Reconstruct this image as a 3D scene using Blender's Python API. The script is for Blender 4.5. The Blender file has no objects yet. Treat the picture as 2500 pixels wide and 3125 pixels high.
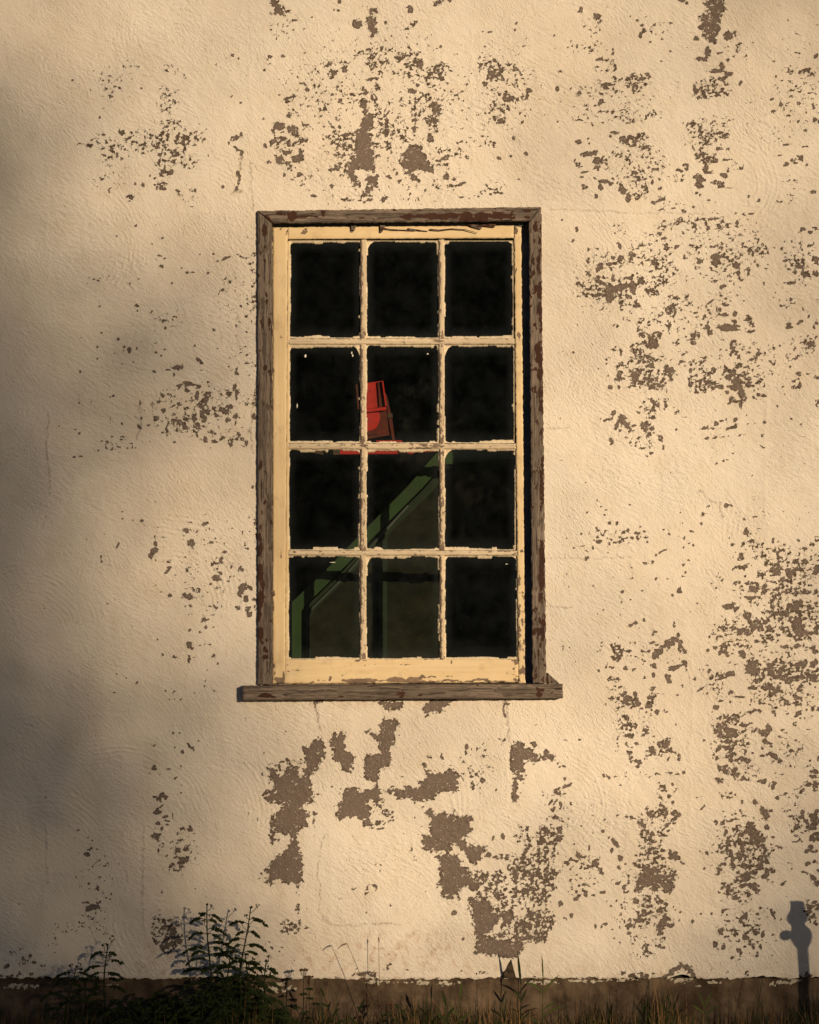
import bpy, math, random
import numpy as np
from math import sin, cos, tan, pi, radians
random.seed(7); rng = np.random.default_rng(11)
C = bpy.context.scene
col = C.collection

# ------------------------------------------------------------------ camera, sky, sun, exposure
PX = 0.0012                       # metres on the wall per photograph pixel
DIST = 9.0
CX, CZ = 0.0, 1.875
cam_d = bpy.data.cameras.new('camera'); cam = bpy.data.objects.new('camera', cam_d); col.objects.link(cam)
cam.location = (CX, -DIST, CZ); cam.rotation_euler = (pi/2, 0, 0)
cam_d.sensor_fit = 'VERTICAL'; cam_d.sensor_height = 36; cam_d.lens = 36*DIST/3.75
cam_d.clip_end = 3000
C.camera = cam
AZ, EL = radians(31), radians(12)  # sun to the right of the wall's normal, low
SUN = np.array([sin(AZ)*cos(EL), -cos(AZ)*cos(EL), sin(EL)])
w = bpy.data.worlds.new('World'); C.world = w; w.use_nodes = True
nt = w.node_tree; nt.nodes.clear()
sky = nt.nodes.new('ShaderNodeTexSky'); sky.sky_type = 'NISHITA'; sky.sun_disc = False
sky.sun_elevation = EL; sky.sun_rotation = pi - AZ; sky.air_density = 1.0; sky.dust_density = 0.6; sky.ozone_density = 2.0
bg = nt.nodes.new('ShaderNodeBackground'); bg.inputs['Strength'].default_value = 0.05
wo = nt.nodes.new('ShaderNodeOutputWorld')
nt.links.new(sky.outputs[0], bg.inputs[0]); nt.links.new(bg.outputs[0], wo.inputs[0])
sd = bpy.data.lights.new('sun', 'SUN'); sun = bpy.data.objects.new('sun', sd); col.objects.link(sun)
sd.energy = 5.0; sd.angle = radians(0.5); sd.color = (1.0, 0.765, 0.478)
from mathutils import Vector, Matrix
sun.rotation_euler = Vector(SUN).to_track_quat('Z', 'Y').to_euler()
sun.location = (6, -12, 8)
C.view_settings.view_transform = 'Standard'; C.view_settings.look = 'None'
C.view_settings.exposure = -0.19; C.view_settings.gamma = 1.0
C.render.engine = 'CYCLES'

def wx(px): return (px - 1250)*PX
def wz(py): return (3125 - py)*PX
def deep(px, py, y):              # world point at distance y behind the wall face, seen at that pixel
    k = (DIST + y)/DIST
    return (CX + (wx(px)-CX)*k, y, CZ + (wz(py)-CZ)*k)

# ------------------------------------------------------------------ object helpers
def tag(o, label=None, cat=None, group=None, kind=None):
    if label: o['label'] = label
    if cat: o['category'] = cat
    if group: o['group'] = group
    if kind: o['kind'] = kind
    return o
def empty(name, loc=(0, 0, 0)):
    o = bpy.data.objects.new(name, None); col.objects.link(o); o.location = loc; o.empty_display_size = .1
    return o
class MB:
    """collects faces; build() links them as one mesh object"""
    def __init__(s): s.v = []; s.f = []; s.m = []
    def add(s, vs, fs, mi=0):
        n = len(s.v); s.v += [tuple(map(float, p)) for p in vs]
        s.f += [tuple(i+n for i in f) for f in fs]; s.m += [mi]*len(fs)
    def box(s, x0, x1, y0, y1, z0, z1, mi=0):
        s.add([(x0,y0,z0),(x1,y0,z0),(x1,y1,z0),(x0,y1,z0),(x0,y0,z1),(x1,y0,z1),(x1,y1,z1),(x0,y1,z1)],
              [(0,3,2,1),(4,5,6,7),(0,1,5,4),(1,2,6,5),(2,3,7,6),(3,0,4,7)], mi)
    def tube(s, pts, rad, n=6, mi=0, cap=True):
        pts = [Vector(p) for p in pts]
        if not hasattr(rad, '__len__'): rad = [rad]*len(pts)
        vs = []; fs = []
        for i, p in enumerate(pts):
            t = (pts[min(i+1, len(pts)-1)] - pts[max(i-1, 0)])
            if t.length < 1e-9: t = Vector((0,0,1))
            t.normalize(); a = t.cross(Vector((.13,.97,.2))).normalized(); b = t.cross(a)
            for k in range(n):
                q = p + (a*cos(2*pi*k/n) + b*sin(2*pi*k/n))*rad[i]; vs.append(q)
        for i in range(len(pts)-1):
            for k in range(n):
                fs.append((i*n+k, i*n+(k+1) % n, (i+1)*n+(k+1) % n, (i+1)*n+k))
        if cap:
            fs.append(tuple(range(n))[::-1]); fs.append(tuple(range((len(pts)-1)*n, len(pts)*n)))
        s.add(vs, fs, mi)
    def lathe(s, prof, n=24, mi=0, M=None):
        vs = []; fs = []
        for r, z in prof:
            for k in range(n):
                p = Vector((r*cos(2*pi*k/n), r*sin(2*pi*k/n), z)); vs.append(M @ p if M else p)
        for i in range(len(prof)-1):
            for k in range(n): fs.append((i*n+k, i*n+(k+1) % n, (i+1)*n+(k+1) % n, (i+1)*n+k))
        s.add(vs, fs, mi)
    def extrude(s, poly, yf, yb, mi=0):      # poly of (x,z), thickness from yf to yb
        n = len(poly)
        vs = [(x, yf, z) for x, z in poly] + [(x, yb, z) for x, z in poly]
        fs = [tuple(range(n)), tuple(range(2*n-1, n-1, -1))] + [(i, i+n, (i+1) % n+n, (i+1) % n) for i in range(n)]
        s.add(vs, fs, mi)
    def build(s, name, mats, parent=None, smooth=False, bevel=0):
        me = bpy.data.meshes.new(name); me.from_pydata(s.v, [], s.f); me.update()
        if not isinstance(mats, (list, tuple)): mats = [mats]
        for m in mats: me.materials.append(m)
        if len(mats) > 1: me.polygons.foreach_set('material_index', s.m)
        if smooth: me.polygons.foreach_set('use_smooth', [True]*len(me.polygons))
        o = bpy.data.objects.new(name, me); col.objects.link(o)
        if parent is not None:
            o.parent = parent
        if bevel:
            b = o.modifiers.new('bevel', 'BEVEL'); b.width = bevel; b.segments = 2; b.limit_method = 'ANGLE'
        return o

# ------------------------------------------------------------------ numpy noise
def vnoise(x, y, seed):
    """smooth value noise, about -1..1, at arrays x, y"""
    r = np.random.default_rng(seed).uniform(-1, 1, (256, 256))
    xi = np.floor(x).astype(int); yi = np.floor(y).astype(int)
    fx = x-xi; fy = y-yi; fx = fx*fx*(3-2*fx); fy = fy*fy*(3-2*fy)
    a = r[xi & 255, yi & 255]; b = r[(xi+1) & 255, yi & 255]; c = r[xi & 255, (yi+1) & 255]; d = r[(xi+1) & 255, (yi+1) & 255]
    return a*(1-fx)*(1-fy)+b*fx*(1-fy)+c*(1-fx)*fy+d*fx*fy
def fbm(x, y, seed, oct=4, g=.5):
    o = 0; a = 1; t = 0
    for i in range(oct):
        o = o + a*vnoise(x*2**i+17.3*i, y*2**i-9.1*i, seed+i); t += a; a *= g
    return o/t

# ------------------------------------------------------------------ flaking maps: (x y rx ry amount [angle]) in photograph-pixel units on the surface
def parse(txt, ox, oy, k):
    out = []
    for it in txt.replace('\n', ';').split(';'):
        v = [float(q) for q in it.split()]
        if not v: continue
        if len(v) == 2: v += [6, 6, .98]
        elif len(v) == 3: v = v[:2] + [v[2], v[2], .98]
        if len(v) == 4: v += [.95]
        if len(v) == 5: v.append(0)
        out.append(('e', ox+v[0]*k, oy+v[1]*k, v[2]*k, v[3]*k, v[4], radians(v[5])))
    return out
def poly(pts, ox, oy, k, d=.97, w=12):
    return [('p', [(ox+x*k, oy+y*k) for x, y in pts], d, w)]
CR = []
def crack(pts, ox, oy, k, wd=3.2, d=.8):
    L_ = [('l', [(ox+x*k, oy+y*k) for x, y in pts], d, wd)]
    if wd > 4: return L_
    CR.extend(L_); return []

def field(item, X, Y):
    if item[0] == 'e':
        _, x, y, rx, ry, d, a = item
        dx = X-x; dy = Y-y
        u = dx*cos(a)+dy*sin(a); v = -dx*sin(a)+dy*cos(a)
        r = np.sqrt((u/rx)**2+(v/ry)**2)
        if max(rx, ry) < 8: return d*np.clip((1.55-r)/.7, 0, 1)
        return d*np.clip((1.28-r)/.62, 0, 1)
    P = item[1]; d = item[2]; wdt = item[3]
    dist = np.full(np.shape(X), 1e9); inside = np.zeros(np.shape(X), bool)
    n = len(P); closed = item[0] == 'p'
    for i in range(n if closed else n-1):
        x0, y0 = P[i]; x1, y1 = P[(i+1) % n]
        ex, ey = x1-x0, y1-y0; L = ex*ex+ey*ey+1e-9
        t = np.clip(((X-x0)*ex+(Y-y0)*ey)/L, 0, 1)
        dist = np.minimum(dist, np.hypot(X-x0-t*ex, Y-y0-t*ey))
        if closed and y0 != y1:
            inside ^= ((Y < y0) != (Y < y1)) & (X < (x1-x0)*(Y-y0)/(y1-y0)+x0)
    if closed: return d*np.clip(.5+np.where(inside, dist, -dist)/wdt, 0, 1)
    return d*np.clip(1.5-dist/wdt, 0, 1)
def bounds(it):
    if it[0] == 'e':
        r = max(it[3], it[4])*1.6+2; return it[1]-r, it[1]+r, it[2]-r, it[2]+r
    xs = [p[0] for p in it[1]]; ys = [p[1] for p in it[1]]; w_ = it[3]*2+4
    return min(xs)-w_, max(xs)+w_, min(ys)-w_, max(ys)+w_
def probit(p):
    p = np.clip(p, 1e-4, 1-1e-4)
    q = np.where(p < .5, p, 1-p); t = np.sqrt(-2*np.log(q))
    z = t-(2.30753+.27061*t)/(1+.99229*t+.04481*t*t)
    return np.where(p < .5, -z, z)

K = 850/1725.; K7 = 1000/1725.
CH = []
CH += parse('''690 520 70 110 .13;790 390 60 40 .08;850 410 12 8 .6;1060 430 60 30 .14;1140 480 16 40 .2;1040 620 60 90 .15;860 490 70 40 .06;1430 390 90 70 .03
1437 342 7;1336 400 5;1435 596 5;1490 640 5;877 548 8 5 1;455 495 4;580 440 5;620 728 10 7 .9;560 558 4;645 672 4;807 600 4
640 870 80 60 .13;760 823 18 9 .8;760 850 70 40 .12;870 850 70 60 .18;720 940 110 50 .15;690 928 16 8 .8;725 957 8 10 .9;660 1080 120 110 .05;880 926 80 20 .18
1070 780 70 60 .22;1050 870 110 60 .28;990 905 34 20 .7;1190 850 80 50 .22;1210 850 12 12 .9;1135 883 12 7 .9;1080 945 30 30 .55;1080 960 90 60 .2;990 960 18 11 .9;1065 1003 20 12 .8;1060 1065 14 13 .9;1010 1040 60 60 .25;1010 1065 10 14 .8;1170 1010 60 50 .14;1010 1132 26 8 .8;1005 1170 18 18 .85;990 1120 60 50 .22;885 1143 11 10 .95;840 1138 5 9 .9;800 1230 34 26 .22;1105 1190 12 18 .7;1150 1200 70 50 .12;1383 1155 9 10 .98;1188 1277 13 4 .98;570 905 90 10 .2;645 1108 14 6 .7 -30;680 1180 14 10 .6;1290 960 5 9 .9;1265 866 10 6 .9
1455 856 42 15 .95 -15;1495 838 10 16 .9;1418 882 9 6 .9;1470 925 32 13 .9 35;1495 948 14 18 .85;840 1395 5;925 1390 4 8 .9;1000 1475 20 7 .5;960 1510 30 20 .12;722 1465 5;990 1588 14 8 .7;1022 1600 6;965 1605 5;1003 1650 11 10 .98;1325 1575 6;1237 1577 4;1400 1600 32 9 .95 -25;1345 1622 14 6 .7;1490 1588 30 8 .7 20;1530 1600 30 8 .4;1572 1580 18 16 .7;1555 1630 20 14 .5;1290 1693 8;1160 1688 8 5 .9;1195 1692 40 5 .4;1400 1722 16 14 .6;1420 1742 16 10 .5;1125 1657 5;1380 1795 9;1065 1753 5;700 1732 150 20 .08;805 1756 6;550 1720 5;540 1757 5;575 1732 4;1572 1750 22 110 .22;1583 1830 8 12 .8;1575 1885 14 26 .5;615 1896 9 4 .98;847 1893 9 8 .8;850 1925 9 5 .8;943 1930 8;1020 1985 70 50 .12;1010 1982 9 10 .8;1085 1962 12 4 .8 20;1125 1993 7;1020 2028 7;995 2068 8 4 .9;960 2054 8 4 .9;1325 2045 6;628 2061 7;733 2098 11 8 .98;503 2092 5;1470 1900 120 220 .05;1530 1885 5;1530 1470 8 4 .7''', 0, 0, K)
CH += poly([(60,-10),(95,-10),(95,20),(130,30),(135,60),(165,75),(130,92),(55,95),(50,75),(80,65),(75,40),(50,20)], 800, 0, K)
CH += poly([(665,45),(695,60),(680,90),(690,110),(715,130),(700,160),(705,215),(685,235),(662,200),(665,170),(648,150),(648,120),(665,100),(652,70)], 800, 0, K)
CH += poly([(610,640),(640,612),(655,650),(660,700),(688,730),(690,790),(660,830),(690,860),(680,920),(690,960),(700,1010),(690,1060),(650,1060),(600,1040),(575,1060),(580,1100),(605,1150),(580,1180),(545,1120),(520,1070),(520,1020),(550,1000),(580,950),(590,880),(570,830),(600,790),(620,740),(630,690)], 800, 0, K, .93)
CH += poly([(650,1090),(680,1100),(715,1080),(720,1120),(700,1170),(670,1210),(610,1205),(640,1180),(665,1150),(640,1120)], 800, 0, K)
CH += poly([(870,960),(890,920),(930,895),(970,905),(1000,940),(1020,985),(1035,1020),(1075,1045),(1055,1075),(1000,1060),(960,1040),(930,1060),(950,1100),(975,1130),(920,1110),(890,1070),(865,1030),(850,990)], 800, 0, K, .93)
CH += parse('''480 12 12 12 .98;590 150 28 33 .98;710 65 10 18 .9;920 62 18 20 .95;915 42 14 8 .8;1085 22 26 20 .8;1110 5 30 8 .6;1160 10 9 12 .9;930 155 30 30 .3;895 185 12 6 .7;130 180 80 60 .1;200 128 24 8 .9;135 205 10 10 .8;90 243 6;130 350 14 9 .98;50 350 9;40 380 50 30 .2;8 435 14 6 .8;630 42 30 12 .3;765 140 9;310 105 6;470 62 30 20 .15
690 312 60 22 .35;600 335 60 25 .15;700 370 70 50 .32;762 382 26 20 .7;850 360 30 26 .45;930 335 60 30 .35;960 390 50 30 .6;990 400 14 14 .9;905 405 30 26 .5;680 415 26 20 .7;1105 440 60 55 .4;1060 490 60 40 .3;790 440 100 25 .18;870 465 70 16 .2;1128 395 22 8 .6;1000 440 80 30 .25;790 312 50 8 .4
445 452 28 12 .85 35;515 436 16 24 .95;408 398 8 12 .9;480 410 60 30 .14;665 495 22 10 .8;705 485 20 8 .7;720 540 34 30 .5;625 550 24 16 .7;640 575 12 16 .7;690 602 24 24 .6;928 565 26 17 .98;960 500 40 14 .35;965 525 10 7 .9;1090 590 120 50 .16;1180 600 22 26 .55;1075 600 20 16 .5
460 542 16 6 .9;540 580 90 60 .13;483 625 12 12 .9;442 580 7;720 650 34 12 .8;262 520 14 10 .9;275 553 9;170 605 40 7 .5 -20;180 650 70 50 .12;370 660 50 40 .15;165 718 22 10 .8;15 732 6;340 545 200 220 .04;600 930 120 95 .42;530 835 40 14 .8;520 905 60 14 .7;550 930 60 14 .6 15;740 740 36 50 .5;770 700 20 26 .4;760 790 60 50 .28;750 880 60 50 .2;470 740 18 26 .7;455 790 40 12 .6;460 820 40 12 .5;455 862 60 30 .3;480 890 30 14 .6;452 955 24 6 .8;470 1030 30 34 .8;440 1050 30 10 .5;1070 655 36 28 .85;1085 690 28 32 .95;1060 745 48 40 .75;1050 815 36 26 .6;1042 862 22 26 .95;960 690 30 26 .6;1000 680 9 20 .9 -30;950 630 46 24 .5;940 748 14 7 .9;945 800 16 16 .9;890 835 50 40 .3;850 760 200 200 .06;1130 982 50 16 .9 -20;1100 930 22 40 .4;1180 950 70 40 .25;1140 1095 28 12 .98;1240 1140 28 8 .95 -25;1110 1022 50 8 .6;1140 1150 60 40 .18;1190 1110 12 8 .8;1230 880 50 8 .5;1270 970 10 18 .8;1035 1095 200 110 .05
110 785 44 30 .98;70 815 20 12 .9;185 800 34 22 .96;205 825 16 14 .9;265 772 24 8 .9;170 712 14 16 .7;75 872 20 18 .98;180 884 100 16 .45;130 860 40 14 .5;20 905 10 14 .9;265 878 24 10 .8;108 992 30 28 .95;165 1015 30 24 .85;215 985 40 22 .9;240 955 16 28 .9;50 1005 24 9 .9;150 945 30 14 .8;160 900 120 60 .15;235 1078 16 14 .9;140 1080 7 24 .8;210 1100 90 70 .08;285 1178 20 8 .9;322 1215 16 8 .8;430 1155 9 12 .95;385 860 30 8 .3
400 1000 60 80 .08;550 1238 60 12 .4;668 1238 26 12 .8;760 1232 22 20 .8;700 1225 240 22 .12;785 1095 22 10 .5;960 1228 6;1062 1250 30 6 .5;835 1080 9;850 1130 10;1012 1178 7 10 .9
1380 370 50 50 .18;1440 370 9 13 .8;1350 415 12 36 .7;1440 470 44 34 .85;1470 425 20 16 .8;1415 425 18 16 .7;1440 430 50 40 .35;1385 525 16 14 .8;1520 400 9 22 .7;1570 430 16 10 .95;1550 375 20 6 .5;1560 470 90 60 .14;1652 560 22 16 .95;1642 600 10 22 .8;1440 565 22 22 .5;1525 605 34 28 .85;1500 600 12 16 .9;1590 610 34 14 .7;1500 670 30 34 .65;1440 650 26 50 .3;1480 740 28 40 .6;1445 735 16 10 .7;1400 700 24 60 .14;1405 895 46 20 .3;1370 870 60 60 .06;1630 720 8;1635 955 10 12 .98;1468 980 12 10 .95;1540 970 12 6 .9;1655 1000 20 8 .7 -30;1610 760 7;1620 288 10 5 .95;1410 203 10 6 .95;1370 197 14 4 .5;1575 143 6;1563 186 6;1640 238 4;1380 290 6;1108 292 6;1210 335 4;1555 860 6;1400 1162 70 12 .3;1410 1200 90 14 .35;1235 1218 20 6 .9;1290 1228 12 5 .9;1450 1150 60 30 .12;1590 1110 10 5 .8;1270 520 7;1240 565 7;1235 685 9 6 .8;1500 560 220 300 .035;700 700 560 560 .035''', 800, 0, K)
CH += poly([(1025,-10),(1135,-10),(1145,60),(1110,110),(1105,160),(1100,230),(1090,265),(1050,260),(1010,240),(1005,200),(985,170),(985,120),(1005,70)], 1650, 0, K, .9)
CH += parse('''1165 222 36 30 .95;1200 212 16 14 .7;965 240 18 14 .9;1035 325 22 36 .98;1000 365 40 16 .98;1110 330 22 8 .9;1095 440 56 14 .98;1125 410 16 24 .95;1165 462 26 16 .9;1125 488 36 14 .8;1145 520 20 18 .8;1030 520 90 40 .3;958 560 14 40 .75;1050 565 90 36 .42;1110 590 34 14 .6;1150 580 60 30 .3;985 602 50 12 .7;1240 518 12 14 .7;1225 268 24 10 .6;1210 330 70 70 .12;1160 375 12 26 .5;880 6 22 14 .95;905 15 14 8 .8;252 62 12 18 .98;247 75 10 8 .9;345 95 18 16 .98;355 105 14 10 .8;340 160 70 60 .12;615 70 9 5 .98;598 130 8;550 103 5;625 155 14 6 .9;640 190 14 16 .6;620 215 9 16 .8 35;700 158 18 9 .8 -30;755 200 9 8 .98;755 243 8 6 .98;683 262 10 6 .9;805 320 8 5 .98;750 380 8 6 .98;808 138 8 5 .98;490 210 5;720 180 100 80 .05;88 218 6;365 183 6
225 285 6 12 .98;300 290 110 40 .12;180 300 80 50 .06;452 318 12 20 .8;365 370 28 8 .98;420 400 80 50 .18;460 420 14 16 .6;480 480 50 50 .15;120 445 12 22 .6;105 550 10 12 .98;375 498 26 10 .6;405 525 34 10 .8;395 545 10 16 .8;238 580 9 16 .9;225 595 20 5 .7;295 575 26 7 .9;460 560 50 16 .5 20;540 536 8 9 .98;585 515 24 10 .8;575 548 10 28 .9;610 535 22 14 .7;628 484 20 14 .85;662 460 15 12 .98;570 465 14 8 .8;600 500 100 60 .2;350 560 200 50 .08
375 640 24 26 .9;350 655 24 8 .7;380 690 50 10 .55;445 695 12 8 .8;260 700 90 60 .1;125 633 5;545 745 50 18 .4;510 745 14 6 .9;620 640 120 120 .05;700 720 50 50 .14;100 755 5;315 765 8 10 .9;385 765 8 5 .9
470 820 34 10 .98;430 842 9 9 .8;515 862 30 16 .95;530 885 14 14 .9;580 880 16 20 .95;545 850 50 10 .6;600 845 60 30 .28;660 918 20 20 .85;625 915 16 14 .7;235 875 16 10 .98;295 870 8 16 .8;300 952 50 14 .95;345 945 14 14 .9;350 1000 24 26 .98;345 1035 18 18 .95;265 965 30 8 .6;216 1000 12 20 .7;230 1020 30 26 .2;265 1068 26 7 .98 -10;250 1100 13 5 .98;338 1105 9;345 1215 9 12 .8;400 1125 36 16 .98;430 1138 14 9 .9;372 1160 14 16 .95;275 1162 22 12 .98;262 1152 12 10 .8;500 1165 18 20 .98;515 1190 16 14 .95;545 1215 18 26 .98;540 1240 14 14 .9;390 1000 26 30 .4;550 1000 200 120 .09;578 1068 14 10 .8;600 1090 50 30 .3;635 1162 24 14 .7;560 1130 90 60 .16;710 1048 16 7 .9;735 1112 10 11 .95;740 1165 12 18 .7;692 1130 9 20 .8;620 1210 60 30 .3;732 1240 36 10 .98 -20;700 1256 16 6 .9;755 1300 20 6 .98 -15;885 1310 20 7 .9 15;820 1290 14 10 .6;780 1250 100 30 .12;650 1030 120 160 .06;460 700 100 60 .08
1050 800 140 90 .13;985 800 12 24 .85 20;1135 770 30 14 .5;1155 840 26 14 .65;1130 815 20 14 .5;1060 850 70 50 .28;1000 880 60 40 .3;1110 920 24 13 .98;1160 925 14 10 .98;985 940 60 40 .3;1000 980 70 40 .28;1155 990 44 8 .8;1060 995 50 20 .4;900 1030 16 13 .95;862 1060 14 10 .85;905 1050 10 10 .8;850 1090 50 40 .18;1022 1040 18 26 .9;1040 1068 30 12 .85;970 1090 22 20 .95;990 1115 28 24 .95;965 1145 14 14 .8;1138 1085 24 18 .95;1095 1130 40 14 .9;1120 1150 18 14 .8;985 1155 22 16 .8;978 1200 16 14 .5;1170 1166 24 4 .9;1220 1050 24 8 .7;1200 1040 60 40 .12;1190 742 34 5 .6;920 770 40 20 .25;920 840 60 90 .06;1292 1215 6 9 .98;1350 1240 7;1262 1326 40 6 .6;1300 1320 16 5 .8;1050 1235 14 10 .7;1080 1255 10 6 .8;950 1280 8;1210 1325 8
1540 440 10 8 .9;1560 440 60 30 .18;1645 430 24 12 .7;1640 450 60 30 .2;1705 345 12 9 .98;1630 515 5 9 .9;1550 597 12 7 .95;1428 615 9 6 .95;1440 685 22 8 .9 35;1488 650 13 9 .98;1597 640 9 9 .98;1692 660 9 18 .8;1640 540 130 150 .08;1665 575 16 4 .8;1640 812 9;1705 750 26 24 .45;1560 565 40 6 .4;1530 720 14 5 .8;1525 897 32 7 .8;1522 885 7 14 .7;1640 908 13 5 .95;1475 962 16 6 .8;1560 990 20 14 .85;1605 968 14 8 .9;1610 990 14 12 .8;1515 1026 20 10 .98;1530 1010 12 10 .8;1652 1020 7;1580 1010 20 8 .7;1500 720 200 200 .04;1482 1250 20 6 .8;1685 1190 16 7 .98;1560 1170 80 80 .07;1530 125 6 9 .9;1600 215 34 6 .5 25;1705 152 10 5 .8;1590 330 30 6 .4;1440 380 10 4 .8;1460 475 5;1320 262 5;1650 300 150 120 .03
480 1420 60 40 .1;775 1398 44 8 .8 -15;860 1370 22 14 .95;840 1385 20 10 .8;930 1382 26 12 .85;955 1395 12 14 .8;960 1430 14 22 .7;740 1445 20 9 .95;765 1475 10 8 .8;1038 1420 12 26 .8;1115 1358 26 10 .8;1125 1375 14 12 .8;1105 1405 13 11 .98;1190 1395 40 14 .6;1218 1378 9 12 .9;1030 1358 34 10 .6;900 1400 200 60 .09;222 1418 8 14 .9;200 1495 10 9 .95;133 1360 6;486 1505 18 6 .9;492 1530 12 24 .95;295 1550 10 16 .85;298 1610 9 20 .8;352 1540 10 8 .8;405 1590 10 22 .8;455 1590 16 14 .7;500 1600 28 18 .9;560 1575 20 16 .95;560 1605 16 18 .85;600 1540 50 60 .25;370 1650 26 18 .95;355 1670 12 9 .9;430 1637 24 9 .9;300 1697 14 14 .9;350 1730 16 24 .8;375 1745 20 10 .8;448 1720 14 26 .9;600 1725 34 10 .8;620 1740 16 8 .8
430 1830 26 40 .98;420 1865 16 20 .98;440 1790 36 24 .95;500 1780 60 20 .98;565 1755 22 26 .95;575 1800 22 26 .95;545 1840 24 18 .85;545 1720 16 12 .9;470 1810 40 40 .5;350 1810 60 50 .35;340 1835 26 10 .7;395 1765 40 20 .6;250 1760 30 20 .45;260 1800 40 30 .2;380 1920 18 7 .9 -25;600 1890 24 14 .8;520 1880 40 16 .4;450 1760 220 180 .12;680 1610 36 12 .8;700 1635 14 12 .7;775 1525 9 14 .98;845 1530 13 9 .95 -40;890 1590 7 14 .9;760 1690 90 100 .2;800 1640 7 22 .7;690 1810 46 30 .45;760 1745 50 14 .5 20;820 1840 30 12 .7;700 1560 120 120 .1;650 1750 50 16 .4
1070 1525 44 10 .85;1120 1525 12 30 .95;1090 1590 40 26 .98;1085 1625 24 20 .95;985 1620 22 14 .98 -30;970 1655 16 8 .9;1215 1650 24 24 .95;1225 1690 16 18 .9;1190 1620 14 12 .7;1285 1680 14 24 .95;1290 1665 14 10 .8;1340 1640 10 14 .8;1130 1770 22 16 .95;1120 1785 20 8 .8;1150 1600 90 70 .2;1250 1530 50 40 .25;1330 1530 80 50 .18;1342 1478 32 4 .95;1380 1565 36 30 .25;1060 1690 60 50 .14;1180 1700 14 12 .7;960 1550 60 60 .18;900 1725 8 20 .8;1085 1740 10 8 .9;1250 1730 16 6 .7;1380 1760 8;1180 1560 260 240 .06
790 1925 30 24 .75;825 1935 14 30 .9;745 1945 20 20 .7;800 1900 30 10 .7;860 1880 90 60 .15;1050 1872 34 7 .95 -30;1140 1890 30 8 .9;1100 1920 16 20 .9;1130 1948 45 10 .95;1200 1945 18 16 .9;1170 1850 90 30 .14;1160 2030 76 14 .98;1210 2040 26 14 .9;1100 2010 20 10 .8;1200 1990 14 16 .7;1035 2030 14 22 .9;1050 2065 16 22 .9;960 2075 30 28 .85;940 2105 26 14 .8;1000 1960 80 60 .12;1290 1980 30 30 .3;1290 2030 30 40 .28;1310 2025 12 10 .7;610 2040 18 20 .95;640 2075 36 20 .7;700 2085 40 30 .75;730 2060 26 14 .9;800 2010 14 28 .7;465 2020 16 9 .7;232 2015 5 10 .9;660 1990 60 50 .18;520 1975 40 14 .4;880 1980 180 120 .08
1628 1420 22 12 .95;1605 1440 14 7 .8;1690 1415 40 12 .6;1670 1440 12 8 .8;1600 1490 90 50 .12;1675 1520 11 6 .95;1710 1610 22 24 .98;1700 1690 26 26 .85;1605 1655 34 12 .85;1620 1685 10 16 .8;1540 1668 20 8 .95;1570 1690 8 10 .9;1640 1702 24 14 .8;1590 1630 60 30 .35;1525 1752 24 4 .9;1567 1752 15 12 .95;1520 1615 13 9 .9;1490 1540 7;1550 1855 6;1600 1998 26 9 .98 -30;1540 2028 26 10 .95;1535 2005 10 10 .8;1495 1892 20 5 .8 -20;1660 1965 8 18 .5;1700 2010 20 30 .4;1640 2095 90 20 .3;1580 1855 150 130 .03;1620 1650 130 130 .1''', 1650, 0, K)
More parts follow.
